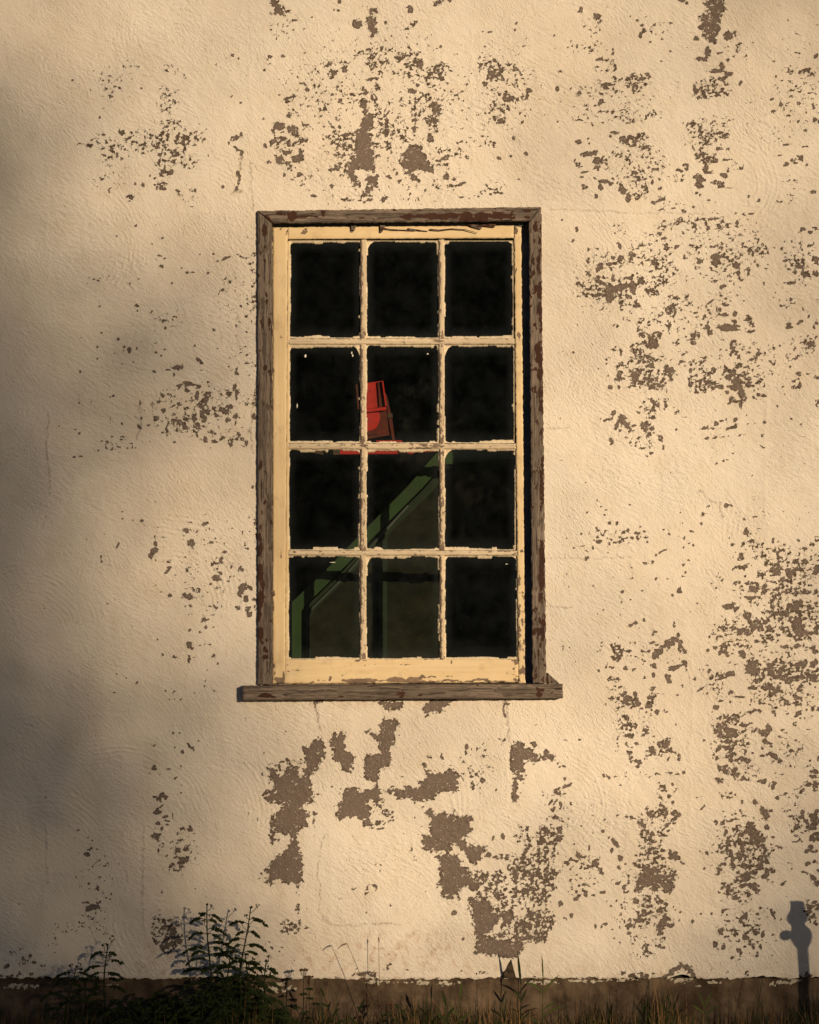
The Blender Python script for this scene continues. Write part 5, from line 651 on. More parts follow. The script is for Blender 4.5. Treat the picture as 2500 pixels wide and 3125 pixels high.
rightL = E('1355 290 18 40 .9;1350 420 16 50 .8;1400 340 20 180 .75;1355 530 18 30 .8;1350 640 18 60 .8;1345 730 16 30 .9;1400 480 22 120 .7;1395 560 20 100 .7;1390 700 20 80 .6;1405 860 30 60 .98;1400 950 30 60 .98;1360 880 26 40 .7;1325 930 16 50 .8;1400 1080 26 90 .95;1315 1040 14 20 .7;1395 1250 16 60 .4;1390 1460 36 60 .98;1400 1560 36 70 .98;1410 1700 26 90 .98;1355 1650 20 16 .9;1415 1820 26 60 .9;1360 1850 14 30 .5', *z2)
rightL += E('1430 200 34 70 .98;1420 300 30 90 .98;1425 380 24 50 .95;1395 560 10 22 .9;1360 660 18 40 .85;1365 740 16 30 .9;1400 760 16 40 .9;1440 790 26 40 .95;1400 860 60 40 .95;1350 880 18 30 .9;1430 930 26 40 .9;1410 1000 14 20 .98;1455 700 10 60 .6;1430 1140 8 14;1370 1250 6 60 .5', *z5)
rightL += E('2 200 20 400 .7;10 900 20 200 .8;5 1400 20 200 .8', 1650, 1040, K)
board('side_casing', [(1614,678),(1651,635),(1667,2084),(1625,2084)], YC+.001, .0, M['wood_v'], rightL, .10, 4, 1.6, .002, 3, .0014)
sillL = E('360 1475 70 22 .98;340 1460 50 16 .95;430 1490 30 10 .9;1070 1488 34 6 .95;1640 1440 40 50 .5;1640 1480 40 20 .4', *z4)
sillL += E('1400 1450 30 60 .6 30;1380 1420 16 40 .95 -30;1410 1470 14 30 .9 -30;1490 1450 30 30 .45;230 1470 50 10 .4;60 1470 40 20 .4', *z5)
board('sill', [(742,2092),(1716,2086),(1716,2129),(742,2135)], -.042, .024, M['wood_h'], sillL, .02, 4, .9, .003, 4, .001)
# sill end check and wedge of broken wood at the right
mb = MB(); mb.extrude([(wx(1670), wz(2052)), (wx(1706), wz(2084.5)), (wx(1670), wz(2084.5))], -.007, -.001); o = mb.build('wood_wedge', M['wood_v']); o.parent = window; o.location = WOFF
# jamb linings inside the opening
mb = MB(); mb.box(wx(800), wx(836), YS+.004, .2, wz(2089), wz(676)); o = mb.build('jamb', M['sash_v']); o.parent = window; o.location = WOFF
mb = MB(); mb.add([(wx(1592), YS+.012, wz(684)), (wx(1630), YS+.012, wz(684)), (wx(1640), YS+.012, wz(2089)), (wx(1604), YS+.012, wz(2089)), (wx(1592), .2, wz(684)), (wx(1630), .2, wz(684)), (wx(1640), .2, wz(2089)), (wx(1604), .2, wz(2089))],
    [(0,3,2,1),(0,4,7,3),(1,2,6,5),(0,1,5,4),(3,7,6,2)]); o = mb.build('jamb', M['stop']); o.parent = window; o.location = WOFF
mb = MB(); mb.box(wx(800), wx(1654), YS+.006, .2, wz(690), wz(655)); o = mb.build('head_jamb', M['stop']); o.parent = window; o.location = WOFF
mb = MB(); mb.box(wx(800), wx(1654), YS+.006, .2, wz(2115), wz(2088)); o = mb.build('sill_board', M['wood_h']); o.parent = window; o.location = WOFF
# sash
sl = E('370 450 10 90 .4;370 950 9 60 .4;372 1700 10 90 .4;445 1400 6 40 .5;510 1740 26 4 .8;525 500 5 40 .3;440 320 60 8 .4;430 320 14 12 .8;505 350 6 30 .8', *z1)
sl += E('420 500 16 30 .6;425 1200 14 30 .6;420 650 10 60 .5;495 120 6 60 .85;430 1310 12 50 .5;460 1330 50 20 .95;490 1350 40 24 .95;515 1290 12 50 .7;550 700 4 60 .3;545 1000 5 100 .3', *z4)
board('stile', [(832,692),(877,692),(869,2087),(831,2087)], YS, YS+.035, M['sash_v'], sl, .006, 4, 1.2, .002, 5, .0006)
board('stile', [(877,733),(884,733),(878,2014),(869,2014)], YS+.0016, YS+.034, M['sash_v'], [], .02, 3, .8, .001, 6, .0003)
sr = E('1185 320 16 40 .8;1170 300 10 20 .8;1225 500 6 40 .5;1150 500 6 200 .6;1180 700 6 60 .4;1200 1330 20 40 .6;1205 1500 10 60 .4', *z2)
sr += E('1230 100 26 12 .7;1215 600 12 300 .4;1240 1000 30 300 .3;1240 1250 30 100 .45;1205 400 10 60 .9;1240 700 30 200 .25;1215 1330 20 30 .6', *z5)
board('stile', [(1570,690),(1592,690),(1605,2087),(1584,2087)], YS, YS+.035, M['sash_v'], sr, .03, 3, 1.4, .002, 7, .0006)
tr = E('680 340 20 26 .7 40;660 340 26 5 .95 -50;435 320 10 8;1160 330 30 14 .6', *z1)+E('1185 330 12 30 .5', *z2)
board('top_rail', [(877,690),(1569,686),(1569,724),(877,727)], YS+.0012, YS+.035, M['sash_h'], tr, .006, 4, .9, .0015, 8, .0005)
br = E('700 1355 150 10 .3;870 1345 50 12 .5;965 1330 14 26 .8;1060 1350 60 14 .5;1250 1350 200 22 .98;1350 1345 100 16 .98;1480 1340 60 6 .8;1600 1335 120 26 .98;1130 1210 30 5 .85;1380 1190 80 4 .8 -8;1270 1150 60 10 .8;600 1250 60 4 .8 -10;560 1190 40 4 .7 -20;540 1280 20 4 .6;1330 1195 50 4 .6;1100 1300 60 4 .6;800 1130 200 5 .5;590 1340 40 8 .6', *z4)
br += E('60 1340 90 22 .98;200 1330 100 24 .98;290 1310 40 18 .98;380 1310 60 12 .95;240 1355 240 10 .98;560 1345 140 8 .95;750 1345 100 8 .95;870 1335 60 14 .95;1000 1350 120 10 .95;1180 1340 26 20 .95;1190 1210 14 6 .9;1160 1240 8 40 .7;700 1130 500 6 .85;400 1130 100 10 .8;1150 1140 60 14 .9;1185 1170 18 16 .9;555 1160 5 14 .95;130 1190 70 4 .6;510 1300 60 5 .7;1120 1280 60 5 .6 10;1190 1300 20 14 .6', *z5)
board('bottom_rail', [(869,2014),(1583,2013),(1583,2084),(865,2088)], YS+.0008, YS+.035, M['sash_h'], br, .012, 4, 1.0, .002, 9, .0008)
# vertical glazing bars in four lengths between the level bars, so each light has its own
rows = [(733, 1029), (1052, 1350), (1371, 1678), (1697, 2012)]
colx = [(885, 1094), (1120, 1333), (1359, 1567)]
def vx(i, y):                                     # bar i's left, right edge at height y
    t = (y-733)/1280.
    return ((1100-1*t, 1118-1*t), (1339+5*t, 1356+2*t))[i]
k_ = 20
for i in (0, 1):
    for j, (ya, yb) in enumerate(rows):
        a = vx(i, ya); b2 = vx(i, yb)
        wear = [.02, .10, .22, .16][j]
        L_ = parse('%f %f 5 %f .9;%f %f 4 %f .8' % (a[0]+2, ya+90, 110, b2[0]+2, yb-90, 120), 0, 0, 1) + parse('%f %f 9 16 .7' % ((a[0]+a[1])/2, yb-8), 0, 0, 1)  # two left-edge ellipses paint the bar's shaded side into its colour
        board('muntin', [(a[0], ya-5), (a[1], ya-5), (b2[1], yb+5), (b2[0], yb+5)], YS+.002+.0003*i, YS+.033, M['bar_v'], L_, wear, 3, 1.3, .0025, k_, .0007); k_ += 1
for j, (ya, yb) in enumerate([(1032, 1050), (1353, 1370), (1680, 1695)]):
    L_ = E('700 715 100 8 .5;1250 765 120 14 .8;600 740 90 10 .6;740 745 40 14 .9;1400 750 60 16 .9;1000 740 60 8 .4;1300 745 60 10 .9', 850, 1100, 600/1725.)+E('440 100 60 8 .8;1000 100 120 6 .7;1150 100 60 8 .7;1300 95 90 5 .5', *z5)+E('430 1370 60 20 .6', *z2)
    board('muntin', [(880, ya), (1571+4*j, ya-1+j), (1573+4*j, yb-1+j), (876, yb)], YS+.0005, YS+.033, M['bar_h'], L_, .06+.04*j, 3, 1.2, .0035, k_, .0008); k_ += 1
# panes and their crumbling putty
YG = YS+.014
flk = {(0, 1): [(931, 1084, 3.4, 5), (1073, 1075, 2, 4.5), (1076, 1083, 1.6, 4), (906, 1237, 1.4, 8)], (1, 1): [(1306, 1078, 2.6, 2)], (2, 3): [(1548, 1722, 4, 1.3)], (0, 3): [(1015, 1717, 9, 1)]}
RP = random.Random(5)
for r, (ya, yb) in enumerate(rows):
    for c, (xa, xb) in enumerate(colx):
        xa2 = xa if c == 0 else vx(c-1, (ya+yb)/2)[1]; xb2 = (xb + (0, 3, 7, 12)[r]) if c == 2 else vx(c, (ya+yb)/2)[0]
        if c == 0: xa2 = 883-r*1.6
        mb = MB(); n_ = 14
        tilt = RP.uniform(-.0012, .0012)
        for iy in range(n_+1):
            for ix in range(n_+1):
                mb.v.append((wx(xa2-5+(xb2-xa2+10)*ix/n_), YG+tilt*ix/n_, wz(ya-5+(yb-ya+10)*iy/n_)))
        for iy in range(n_):
            for ix in range(n_):
                a = iy*(n_+1)+ix; mb.f.append((a+n_+1, a+n_+2, a+1, a)); mb.m.append(0)
        nvp = len(mb.v)
        for (x, y, rx, ry) in flk.get((c, r), []):
            pts = [(wx(x+rx*cos(t)*(1+.3*RP.uniform(-1, 1))), YG-.0015, wz(y+ry*sin(t)*(1+.3*RP.uniform(-1, 1)))) for t in np.linspace(0, 2*pi, 9)[:-1]]
            mb.add(pts, [tuple(range(8))[::-1]], 1)
        o = mb.build('pane', [M['glass'], M['fleck']]); o.parent = window; o.location = WOFF
        ed = np.zeros(len(mb.v)); g_ = np.arange(n_+1); e1 = np.maximum(np.abs(g_-n_/2)*2/n_-.72, 0)/.28
        ed[:nvp] = np.maximum(e1[:, None], e1[None, :]).ravel(); set_attr(o.data, 'edge', ed)
        # putty: a ragged fillet round the pane; inner edge wanders, breaks away in steps
        mb = MB()
        def strip(p0, p1, inward, base, lift):
            L = math.hypot(p1[0]-p0[0], p1[1]-p0[1]); n = int(L/2.2); w_ = base; tgt = base; hold = 0; prev = None
            for i in range(n+1):
                if hold <= 0:
                    q = RP.random()
                    tgt = base*(0.2 if q < .28 else (1.65 if q > .86 else RP.uniform(.55, 1.2))); hold = RP.choice([4, 7, 12, 20, 34])
                hold -= 1; w_ += (tgt-w_)*.85; wv = max(.3, w_+RP.uniform(-1., 1.))
                if i in (0, n): wv = .3
                x = p0[0]+(p1[0]-p0[0])*i/n; y = p0[1]+(p1[1]-p0[1])*i/n
                ox_, oy_ = inward
                row = [(wx(x-ox_*2), YS+lift, wz(y-oy_*2)), (wx(x+ox_*wv*.6), YG-.005, wz(y+oy_*wv*.6)), (wx(x+ox_*wv), YG-.0012, wz(y+oy_*wv)), (wx(x+ox_*wv), YG+.001, wz(y+oy_*wv))]
                b0 = len(mb.v); mb.v += row
                if prev is not None:
                    for kk in range(3): mb.f.append((prev+kk, prev+kk+1, b0+kk+1, b0+kk)); mb.m.append(0)
                prev = b0
        strip((xa2, ya), (xb2, ya), (0, 1), 5.0, .005); strip((xa2, yb), (xb2, yb), (0, -1), 5.0, .004)
        strip((xa2, ya), (xa2, yb), (1, 0), 2.6 if c else 2.4, .005); strip((xb2, ya), (xb2, yb), (-1, 0), 4.2, .006)
        for (cxn, cyn, sx, sy) in ((xa2, ya, 1, 1), (xb2, ya, -1, 1), (xa2, yb, 1, -1), (xb2, yb, -1, -1)):
            s_ = RP.choice([6, 9, 14, 22]) if sy > 0 else RP.choice([3, 5, 7]); s2 = s_*RP.uniform(.7, 1.8)
            pts = [(cxn, cyn), (cxn+sx*s_*1.1, cyn), (cxn+sx*s_*.55, cyn+sy*s_*.4), (cxn+sx*s_*.28, cyn+sy*s2*.7), (cxn, cyn+sy*s2*1.3)]
            if sx*sy < 0: pts = pts[::-1]
            mb.extrude([(wx(x), wz(y)) for x, y in pts], YG-.004, YG+.001)
        o = mb.build('putty', M['putty']); o.parent = window; o.location = WOFF
# curled strip of old paint and batten hanging under the head
def ribbon(pts, wd, y, th=.003):
    mb = MB()
    for i in range(len(pts)-1):
        (x0, y0), (x1, y1) = pts[i], pts[i+1]
        w0 = wd*(1-.75*i/(len(pts)-1)); w1_ = wd*(1-.75*(i+1)/(len(pts)-1))
        mb.extrude([(wx(x0), wz(y0)), (wx(x0), wz(y0+w0)), (wx(x1), wz(y1+w1_)), (wx(x1), wz(y1))], y-.001*i, y-.001*i+th)
    o = mb.build('peeling_strip', M['wood_h']); o.parent = window; o.location = WOFF
ribbon([(1160,690),(1195,697),(1235,699),(1268,702)], 6, YS-.004)
ribbon([(1245,694),(1280,699),(1306,703)], 6, YS-.006)
ribbon([(1312,696),(1340,699),(1380,695),(1420,698),(1458,709)], 5, YS-.007)
for pts, ya_, yb_ in [([(1425,682),(1440,690),(1468,698),(1474,688),(1510,692),(1514,682)], -.01, -.002), ([(1160,684),(1161,708),(1166,707),(1172,696),(1176,684)], -.009, -.003), ([(1070,684),(1073,700),(1082,701),(1088,686)], -.009, -.003)]:
    mb = MB(); mb.extrude([(wx(x), wz(y)) for x, y in pts], YS+ya_, YS+yb_)
    o = mb.build('wood_splinter', M['wood_h']); o.parent = window; o.location = WOFF

# ------------------------------------------------------------------ seen through the glass
def dquad(mb, pts, y0, th, mi=0):
    n = len(pts); vs = [deep(px, py, y0) for px, py in pts]; vs += [(x, y+th, z) for x, y, z in vs]
    mb.add(vs, [tuple(range(n)), tuple(range(2*n-1, n-1, -1))]+[(i, i+n, (i+1) % n+n, (i+1) % n) for i in range(n)], mi)
def z3(x, y): return (850+x*600/1725., 1100+y*600/1725.)
YR = .25
rb = deep(1150, 1352, YR)
red = tag(empty('red_bracket', rb), 'red metal bracket standing on a red bar behind the middle window panes', 'machine part')
RO = -Vector(rb)
def rpart(mb, name, mat, **k):
    o = mb.build(name, mat, red, **k); o.location = RO; return o
mb = MB(); dquad(mb, [z3(730,203), z3(905,178), z3(920,180), z3(945,405), z3(735,430)], YR, .006); rpart(mb, 'face_plate', M['red'], bevel=.002)
mb = MB(); dquad(mb, [z3(868,190), z3(912,184), z3(936,405), z3(884,412)], YR-.012, .008)
rpart(mb, 'side_rib', M['red_dark'], bevel=.002)
mb = MB(); dquad(mb, [z3(908,180), z3(920,180), z3(950,400), z3(938,402)], YR-.03, .03); rpart(mb, 'flange', M['red'])
mb = MB(); dquad(mb, [z3(678,212), z3(692,205), z3(708,430), z3(696,430)], YR-.03, .03); rpart(mb, 'flange', M['red_dark'])
mb = MB(); dquad(mb, [z3(735,430), z3(945,405), z3(948,436), z3(735,462)], YR-.022, .03); rpart(mb, 'cross_band', M['red'], bevel=.003)
mb = MB(); dquad(mb, [z3(730,466), z3(948,440), z3(972,640), z3(730,660)], YR+.008, .006); rpart(mb, 'lower_plate', M['red_dark'])  # shadowed part of the plate, its shade put in as darker red
mb = MB(); mb.tube([deep(*z3(803,268), YR-.004), deep(*z3(803,268), YR+.002)], .0022, 10); rpart(mb, 'bolt', M['iron'])
mb = MB(); dquad(mb, [z3(732,466), z3(884,452), z3(890,500), z3(880,550), z3(858,590), z3(830,612), z3(790,622), z3(732,626)], YR-.004, .008)  # sunlit part of the plate, cut along the curved shadow edge
rpart(mb, 'lit_plate_patch', M['red'], bevel=.002)
mb = MB(); dquad(mb, [z3(735,668), z3(972,636), z3(978,655), z3(735,700)], YR-.025, .04); rpart(mb, 'foot_flange', M['red_dark'], bevel=.002)
mb = MB(); dquad(mb, [z3(932,280), z3(950,300), z3(1000,520), z3(1022,700), z3(1000,700), z3(968,520)], YR+.05, .012); rpart(mb, 'strut', M['red_dark'])
mb = MB(); dquad(mb, [z3(955,470), z3(1000,462), z3(1003,500), z3(962,508)], YR+.036, .02); rpart(mb, 'clamp', M['iron'])
mb = MB(); dquad(mb, [z3(860,702), z3(1084,700), z3(1084,722), z3(1000,716), z3(860,735)], YR-.02, .05); rpart(mb, 'base_lug', M['red'])
bb = deep(1140, 1370, YR)
bar = tag(empty('red_bar', bb), 'long level red bar behind the lower glazing bar of the second row', 'bar')
mb = MB(); dquad(mb, [z3(285,742), z3(1360,730), z3(1385,800), z3(1190,808), z3(1180,822), z3(560,825), z3(400,828), z3(285,805)], YR+.03, .05)
o = mb.build('bar_body', M['red'], bar, bevel=.003); o.location = -Vector(bb)
mb = MB(); dquad(mb, [z3(280,772), z3(540,772), z3(540,826), z3(400,830), z3(280,806)], YR+.022, .008)
o = mb.build('worn_end', M['iron'], bar); o.location = -Vector(bb)

YM = .40
gb = deep(1200, 2700, YM)
green = tag(empty('green_machine_door', gb), 'green painted metal door frame with slanted corner inside the dark room', 'machine door')
def gpart(mb, name, mat, **k):
    o = mb.build(name, mat, green, **k); o.location = -Vector(gb); return o
outer = [(891,2750),(891,1838),(1006,1728),(1120,1610),(1243,1486),(1332,1383),(1380,1378),(1800,1378),(1800,1407),(1392,1409),(1352,1418),(1292,1486),(1198,1580),(1120,1660),(1040,1742),(935,1845),(920,1865),(920,2750)]
mb = MB()
q = outer; n = len(q)
for i in range(8):
    a = q[i]; b_ = q[i+1] if i+1 < 8 else q[8]
    c = q[n-1-i]; d_ = q[n-2-i] if i < 8 else q[9]
    if i < 7: dquad(mb, [a, b_, q[n-2-i], c], YM+.00005*i, .05)
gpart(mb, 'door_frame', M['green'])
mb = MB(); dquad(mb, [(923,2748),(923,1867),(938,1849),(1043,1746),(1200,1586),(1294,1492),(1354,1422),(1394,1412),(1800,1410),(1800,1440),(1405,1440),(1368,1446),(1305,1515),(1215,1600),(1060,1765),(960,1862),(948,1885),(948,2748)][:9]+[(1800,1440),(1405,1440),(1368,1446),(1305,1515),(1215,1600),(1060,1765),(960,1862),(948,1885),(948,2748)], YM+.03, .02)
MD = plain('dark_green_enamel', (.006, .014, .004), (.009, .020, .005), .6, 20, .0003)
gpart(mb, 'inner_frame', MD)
mb = MB(); pl = [(931,2500),(931,1880),(945,1850),(1045,1752),(1130,1655),(1240,1535)]
mb.tube([deep(x+6, y+8, YM+.022) for x, y in pl], .005, 8); gpart(mb, 'rubber_seal', M['seal'], smooth=True)
mb = MB(); dquad(mb, [(940,2740),(940,1886),(960,1858),(1060,1760),(1215,1596),(1305,1512),(1370,1440),(1790,1436),(1790,2740)], YM+.055, .006)
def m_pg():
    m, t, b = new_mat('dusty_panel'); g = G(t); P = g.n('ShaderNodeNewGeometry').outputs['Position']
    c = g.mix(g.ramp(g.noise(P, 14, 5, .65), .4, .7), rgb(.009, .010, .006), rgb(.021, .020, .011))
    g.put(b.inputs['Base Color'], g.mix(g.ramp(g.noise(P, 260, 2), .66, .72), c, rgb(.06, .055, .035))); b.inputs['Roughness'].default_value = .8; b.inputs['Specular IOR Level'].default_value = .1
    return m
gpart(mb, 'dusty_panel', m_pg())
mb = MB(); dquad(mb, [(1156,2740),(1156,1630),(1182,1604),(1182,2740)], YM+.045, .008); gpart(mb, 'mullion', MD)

# ------------------------------------------------------------------ ground
def gz_at(x, y): return -.06 + .012*math.sin(x*3.1+1)*math.sin(y*2.3) + min(.0, .0)
mb = MB()
ys = [-400, -150, -60, -30, -15, -9, -6, -4, -3, -2, -1.4, -1, -.7, -.4, -.2, .03]
xs = [-400, -150, -60, -25, -12, -8, -6] + list(np.arange(-4.5, 5.6, .25)) + [7, 9, 14, 25, 60, 150, 400]
for y in ys:
    for x in xs: mb.v.append((x, y, gz_at(x, y) if abs(x) < 6 and y > -10 else -.06))
w_ = len(xs)
for j in range(len(ys)-1):
    for i in range(w_-1): a = j*w_+i; mb.f.append((a, a+1, a+w_+1, a+w_)); mb.m.append(0)
tag(mb.build('ground', M['soil'], smooth=True), kind='structure')
mb = MB(); mb.v = [(-400,.03,-.065),(-4,.03,-.065),(-4,400,-.065),(-400,400,-.065),(5,.03,-.065),(400,.03,-.065),(400,400,-.065),(5,400,-.065),(-4,7.2,-.065),(5,7.2,-.065)]
mb.f = [(0,1,2,3),(4,5,6,7),(8,9,7,2)]; mb.m = [0]*3
tag(mb.build('ground', M['soil']), kind='structure')

# ------------------------------------------------------------------ plants
def tints(o, rnd, per=None):
    me = o.data; n = len(me.vertices); vals = np.zeros(n)
    if per: 
        i = 0
        for cnt in per: vals[i:i+cnt] = rnd.random(); i += cnt
        vals[i:] = .5
    else: vals[:] = .5
    set_attr(me, 'tint', vals)
def leaflet(mb, p, d, L, wd, per, nrm=None):
    d = d.normalized(); s = d.cross(nrm or Vector((random.uniform(-.3,.3), -1, random.uniform(-.2,.4)))).normalized()*wd
    c = d.cross(s).normalized()*wd*.3
    vs = [p, p+d*L*.35+s+c, p+d*L, p+d*L*.35-s+c, p+d*L*.55-c*.5]
    mb.add(vs, [(0,1,4),(1,2,4),(2,3,4),(3,0,4)]); per.append(5)
def frond(mb, per, p, d, L, R, wd=.0055, droop=.5, ll=.024):
    """feathery compound leaf: midrib with paired, drooping leaflets"""
    n = max(5, int(L/.0095)); pts = [p.copy()]; q = p.copy(); dd = d.normalized()
    for i in range(n):
        dd = (dd+Vector((0, 0, -droop*.9/n*(.4+i/n*1.6)))).normalized(); q = q+dd*(L/n); pts.append(q.copy())
        if i > 0:
            k = 1-.55*abs(i/n-.35)*1.3
            for sgn in (-1, 1):
                side = dd.cross(Vector((0, -.35*sgn, 1))).normalized()
                dr = (dd*.75+side*sgn*R.uniform(.5, .9)+Vector((0, R.uniform(-.5,.5), -.45-R.random()*.3)))
                leaflet(mb, q, dr, ll*k*R.uniform(.6, 1.5), wd*R.uniform(.8, 1.5), per)
    nb = len(mb.v); mb.tube(pts, [.0016*(1-.7*i/len(pts)) for i in range(len(pts))], 4); per.append(len(mb.v)-nb)
    leaflet(mb, q, dd, ll*1.1, wd, per)
def weed(x, y, h, R, label, lean=0., spread=1., nb=13, tops=5, bare=.30, grp='feathery weeds along the wall', ll=.02, tips=True):
    ll *= 1.12
    t = tag(empty('feathery_weed', (x, y, -.065)), label, 'weed', grp)
    st = MB(); fo = MB(); per = []
    pts = []
    for i in range(13):
        k = i/12.; pts.append(Vector((lean*h*k*k+.004*sin(k*9+x*30), .01*sin(k*5+x*9), h*k)))
    st.tube(pts, [.0042*(1-.75*i/12)+.0008 for i in range(13)], 6)
    def at(k): 
        f_ = k*12; i = min(int(f_), 11); return pts[i].lerp(pts[i+1], f_-i)
    for i in range(nb):
        k = bare+(.93-bare)*i/(nb-1)+R.uniform(-.012, .012)
        p = at(k); sgn = -1 if i % 2 else 1
        L = spread*(.052+.078*(1-k))*R.uniform(.75, 1.2)
        a = R.uniform(-.6, .6)
        d = Vector((sgn*cos(a), sin(a), R.uniform(.25, .6)))
        frond(fo, per, p, d, L, R, ll=ll*(.75+.5*(1-k)), droop=R.uniform(.9, 1.6))
        if R.random() < .65:
            frond(fo, per, p, Vector((-sgn*cos(a+.5), sin(a+.9), R.uniform(.2, .6))), L*.7, R, ll=ll*.8, droop=1.2)
    if tips:                                     # small bud sprigs at the top
        for i in range(tops):
            k = .80+.2*i/tops; p = at(k); sg = -1 if i % 2 else 1
            e = p+Vector((sg*R.uniform(.008, .026), R.uniform(-.01, .01), R.uniform(.012, .034)))
            st.tube([p, p.lerp(e, .5)+Vector((sg*.004, 0, 0)), e], .0011, 4)
            for j in range(5):
                c = e+Vector((R.uniform(-.005, .005), R.uniform(-.005, .005), R.uniform(-.005, .006)))
                leaflet(fo, c, Vector((R.uniform(-1, 1), R.uniform(-1, 1), R.uniform(-.2, 1))), .009, .0036, per)
        for j in range(6): leaflet(fo, pts[-1], Vector((R.uniform(-1, 1), R.uniform(-1, 1), R.uniform(.0, 1.4))), .010, .0036, per)
    s = st.build('stem', M['weed'], t, smooth=True); tints(s, R)
    f_ = fo.build('foliage', M['weed'], t); tints(f_, R, per)
    return t
R = random.Random(3)
def at_px(px, py, y):                             # world x, height for a tip seen at pixel (px,py) standing y in front of the wall
    p = deep(px, py, y); return p[0], p[2]
specs = [ # tip px, tip py, base px, y, spread, branches, bare, label
 (632, 2762, 645, -.15, 1.15, 15, .30, 'tallest dark feathery weed at left below the window corner'),
 (765, 2770, 722, -.15, 1.0, 13, .32, 'tall feathery weed bending right next to the tallest one'),
 (325, 2888, 318, -.13, .95, 10, .34, 'lone slim feathery weed with tiered branches left of the tall pair'),
 (232, 2952, 195, -.14, 1.25, 8, .40, 'low weed leaning right near the left end of the foundation'),
 (752, 2915, 760, -.19, 1.1, 10, .25, 'bushy short weed in front of the bending one'),
 (815, 2935, 800, -.17, 1.0, 9, .25, 'rightmost short weed of the dark thicket'),
 (700, 2905, 690, -.22, 1.0, 9, .25, 'short leafy weed between the two tall ones')]
for (tx, ty, bx, y, sp, nb, bare, lab) in specs:
    X, Z = at_px(tx, ty, y); XB, _ = at_px(bx, 3125, y); h = Z+.065
    weed(XB, y, h, R, lab, (X-XB)/h, sp, nb, 5, bare)
XL = [(395, 3040), (440, 3025), (480, 3020), (520, 3015), (560, 3005), (600, 3010), (650, 2995), (690, 3000), (740, 2990), (790, 3000), (830, 3010), (860, 3040), (455, 3045), (575, 3040), (665, 3035), (770, 3040), (505, 3055), (625, 3050), (715, 3050), (820, 3055), (410, 3070)]
for i, (tx, ty) in enumerate(XL):
    y = R.uniform(-.34, -.12); X, Z = at_px(tx+R.uniform(-12, 12), ty+22+R.uniform(-14, 14), y)
    weed(X, y, Z+.065, R, 'low dark feathery weed packed in the thicket below the tall weeds', R.uniform(-.25, .25), R.uniform(1.0, 1.5), 10, 3, .1, 'low weeds of the dark thicket', .024, i % 3 == 0)

# grass along the wall foot: nobody could count it
mb = MB(); per = []
def blade(mb, per, x, y, h, lean, wd, curl=.5, n=5, z0=-.065, ang=None):
    a = random.uniform(0, 2*pi) if ang is None else ang
    dx, dy = cos(a)*lean, sin(a)*lean*.5; sx, sy = cos(a+1.3)*wd, sin(a+1.3)*wd*.5
    if abs(sx) < wd*.35: sx = wd*.35*(1 if sx >= 0 else -1)
    vs = []
    for i in range(n+1):
        k = i/n; cx_ = x+dx*h*k**(1.6); cy_ = y+dy*h*k**1.6; cz_ = z0+h*(k-curl*lean*.5*k*k*k); w2 = (1-k)**.8
        vs += [(cx_-sx*w2, cy_-sy*w2, cz_), (cx_+sx*w2, cy_+sy*w2, cz_)]
    mb.add(vs, [(2*i, 2*i+1, 2*i+3, 2*i+2) for i in range(n)]); per.append(len(vs))
def hgt(px):                                      # blade height along the wall (photo)
    base = .142 + .035*sin(px/97.)+.025*sin(px/41.+2)
    if 950 < px < 1250: base += .02
    if 1500 < px < 1720: base += .03
    if px > 2250: base += .02
    return base
for i in range(9500):
    px = random.uniform(-120, 2620); y = -random.random()**1.3*.55-.015
    if px < 350 and random.random() < .35: continue
    x = deep(px, 3125, y)[0]
    h = hgt(px)*random.uniform(.35, 1.2)*(1.5 if random.random() < .08 else 1)
    blade(mb, per, x, y, h, abs(random.gauss(.15, .35)), random.uniform(.0012, .0032), random.uniform(.2, 1.2))
for i in range(2500):
    x = random.uniform(-4, 5); y = -random.random()**1.2*3-.05
    if abs(x) < 1.7 and y > -.5: continue
    blade(mb, per, x, y, random.uniform(.06, .2), abs(random.gauss(.15, .35)), random.uniform(.002, .004))
o = mb.build('grass', M['grass']); tints(o, random, per); tag(o, 'dark green and dry brown grass along the foot of the wall', 'grass', kind='stuff')

def stalk_plant(name, px, py, base_px, y, label, cat, kind, mat='dry', r=.0012, bend=0, grp=None):
    X, Z = at_px(px, py, y); XB, _ = at_px(base_px, 3125, y); h = Z+.065
    t = tag(empty(name, (XB, y, -.065)), label, cat, grp)
    pts = [Vector(((X-XB)*(i/8.)**1.4+bend*sin(pi*i/8.)*h, 0, h*i/8.)) for i in range(9)]
    st = MB(); st.tube(pts, [r*(1.3-.6*i/8) for i in range(9)], 5); s = st.build('stem', M[mat], t, smooth=True); tints(s, R)
    return t, pts, h
# dried grass ears
for (px, py, bpx, y, lab) in [(1058, 2878, 1165, -.10, 'nodding dry grass ear arching left over the foundation'), (1156, 2868, 1160, -.07, 'upright thin dry stalk with a single brown bud')]:
    t, pts, h = stalk_plant('dry_grass_stalk', px, py, bpx, y, lab, 'dry grass', '')
    e = MB(); per = []
    for i in range(9):
        k = i/9.; p = pts[-1]+Vector((-.03*k, 0, -.02*k*k)) if px == 1058 else pts[-1]+Vector((0, 0, -.012*k))
        leaflet(e, p, Vector((-.7 if px == 1058 else R.uniform(-.3, .3), R.uniform(-.2, .2), -.8 if px == 1058 else 1)), .011, .002, per)
    o = e.build('ear', M['dry'], t); tints(o, R, per)
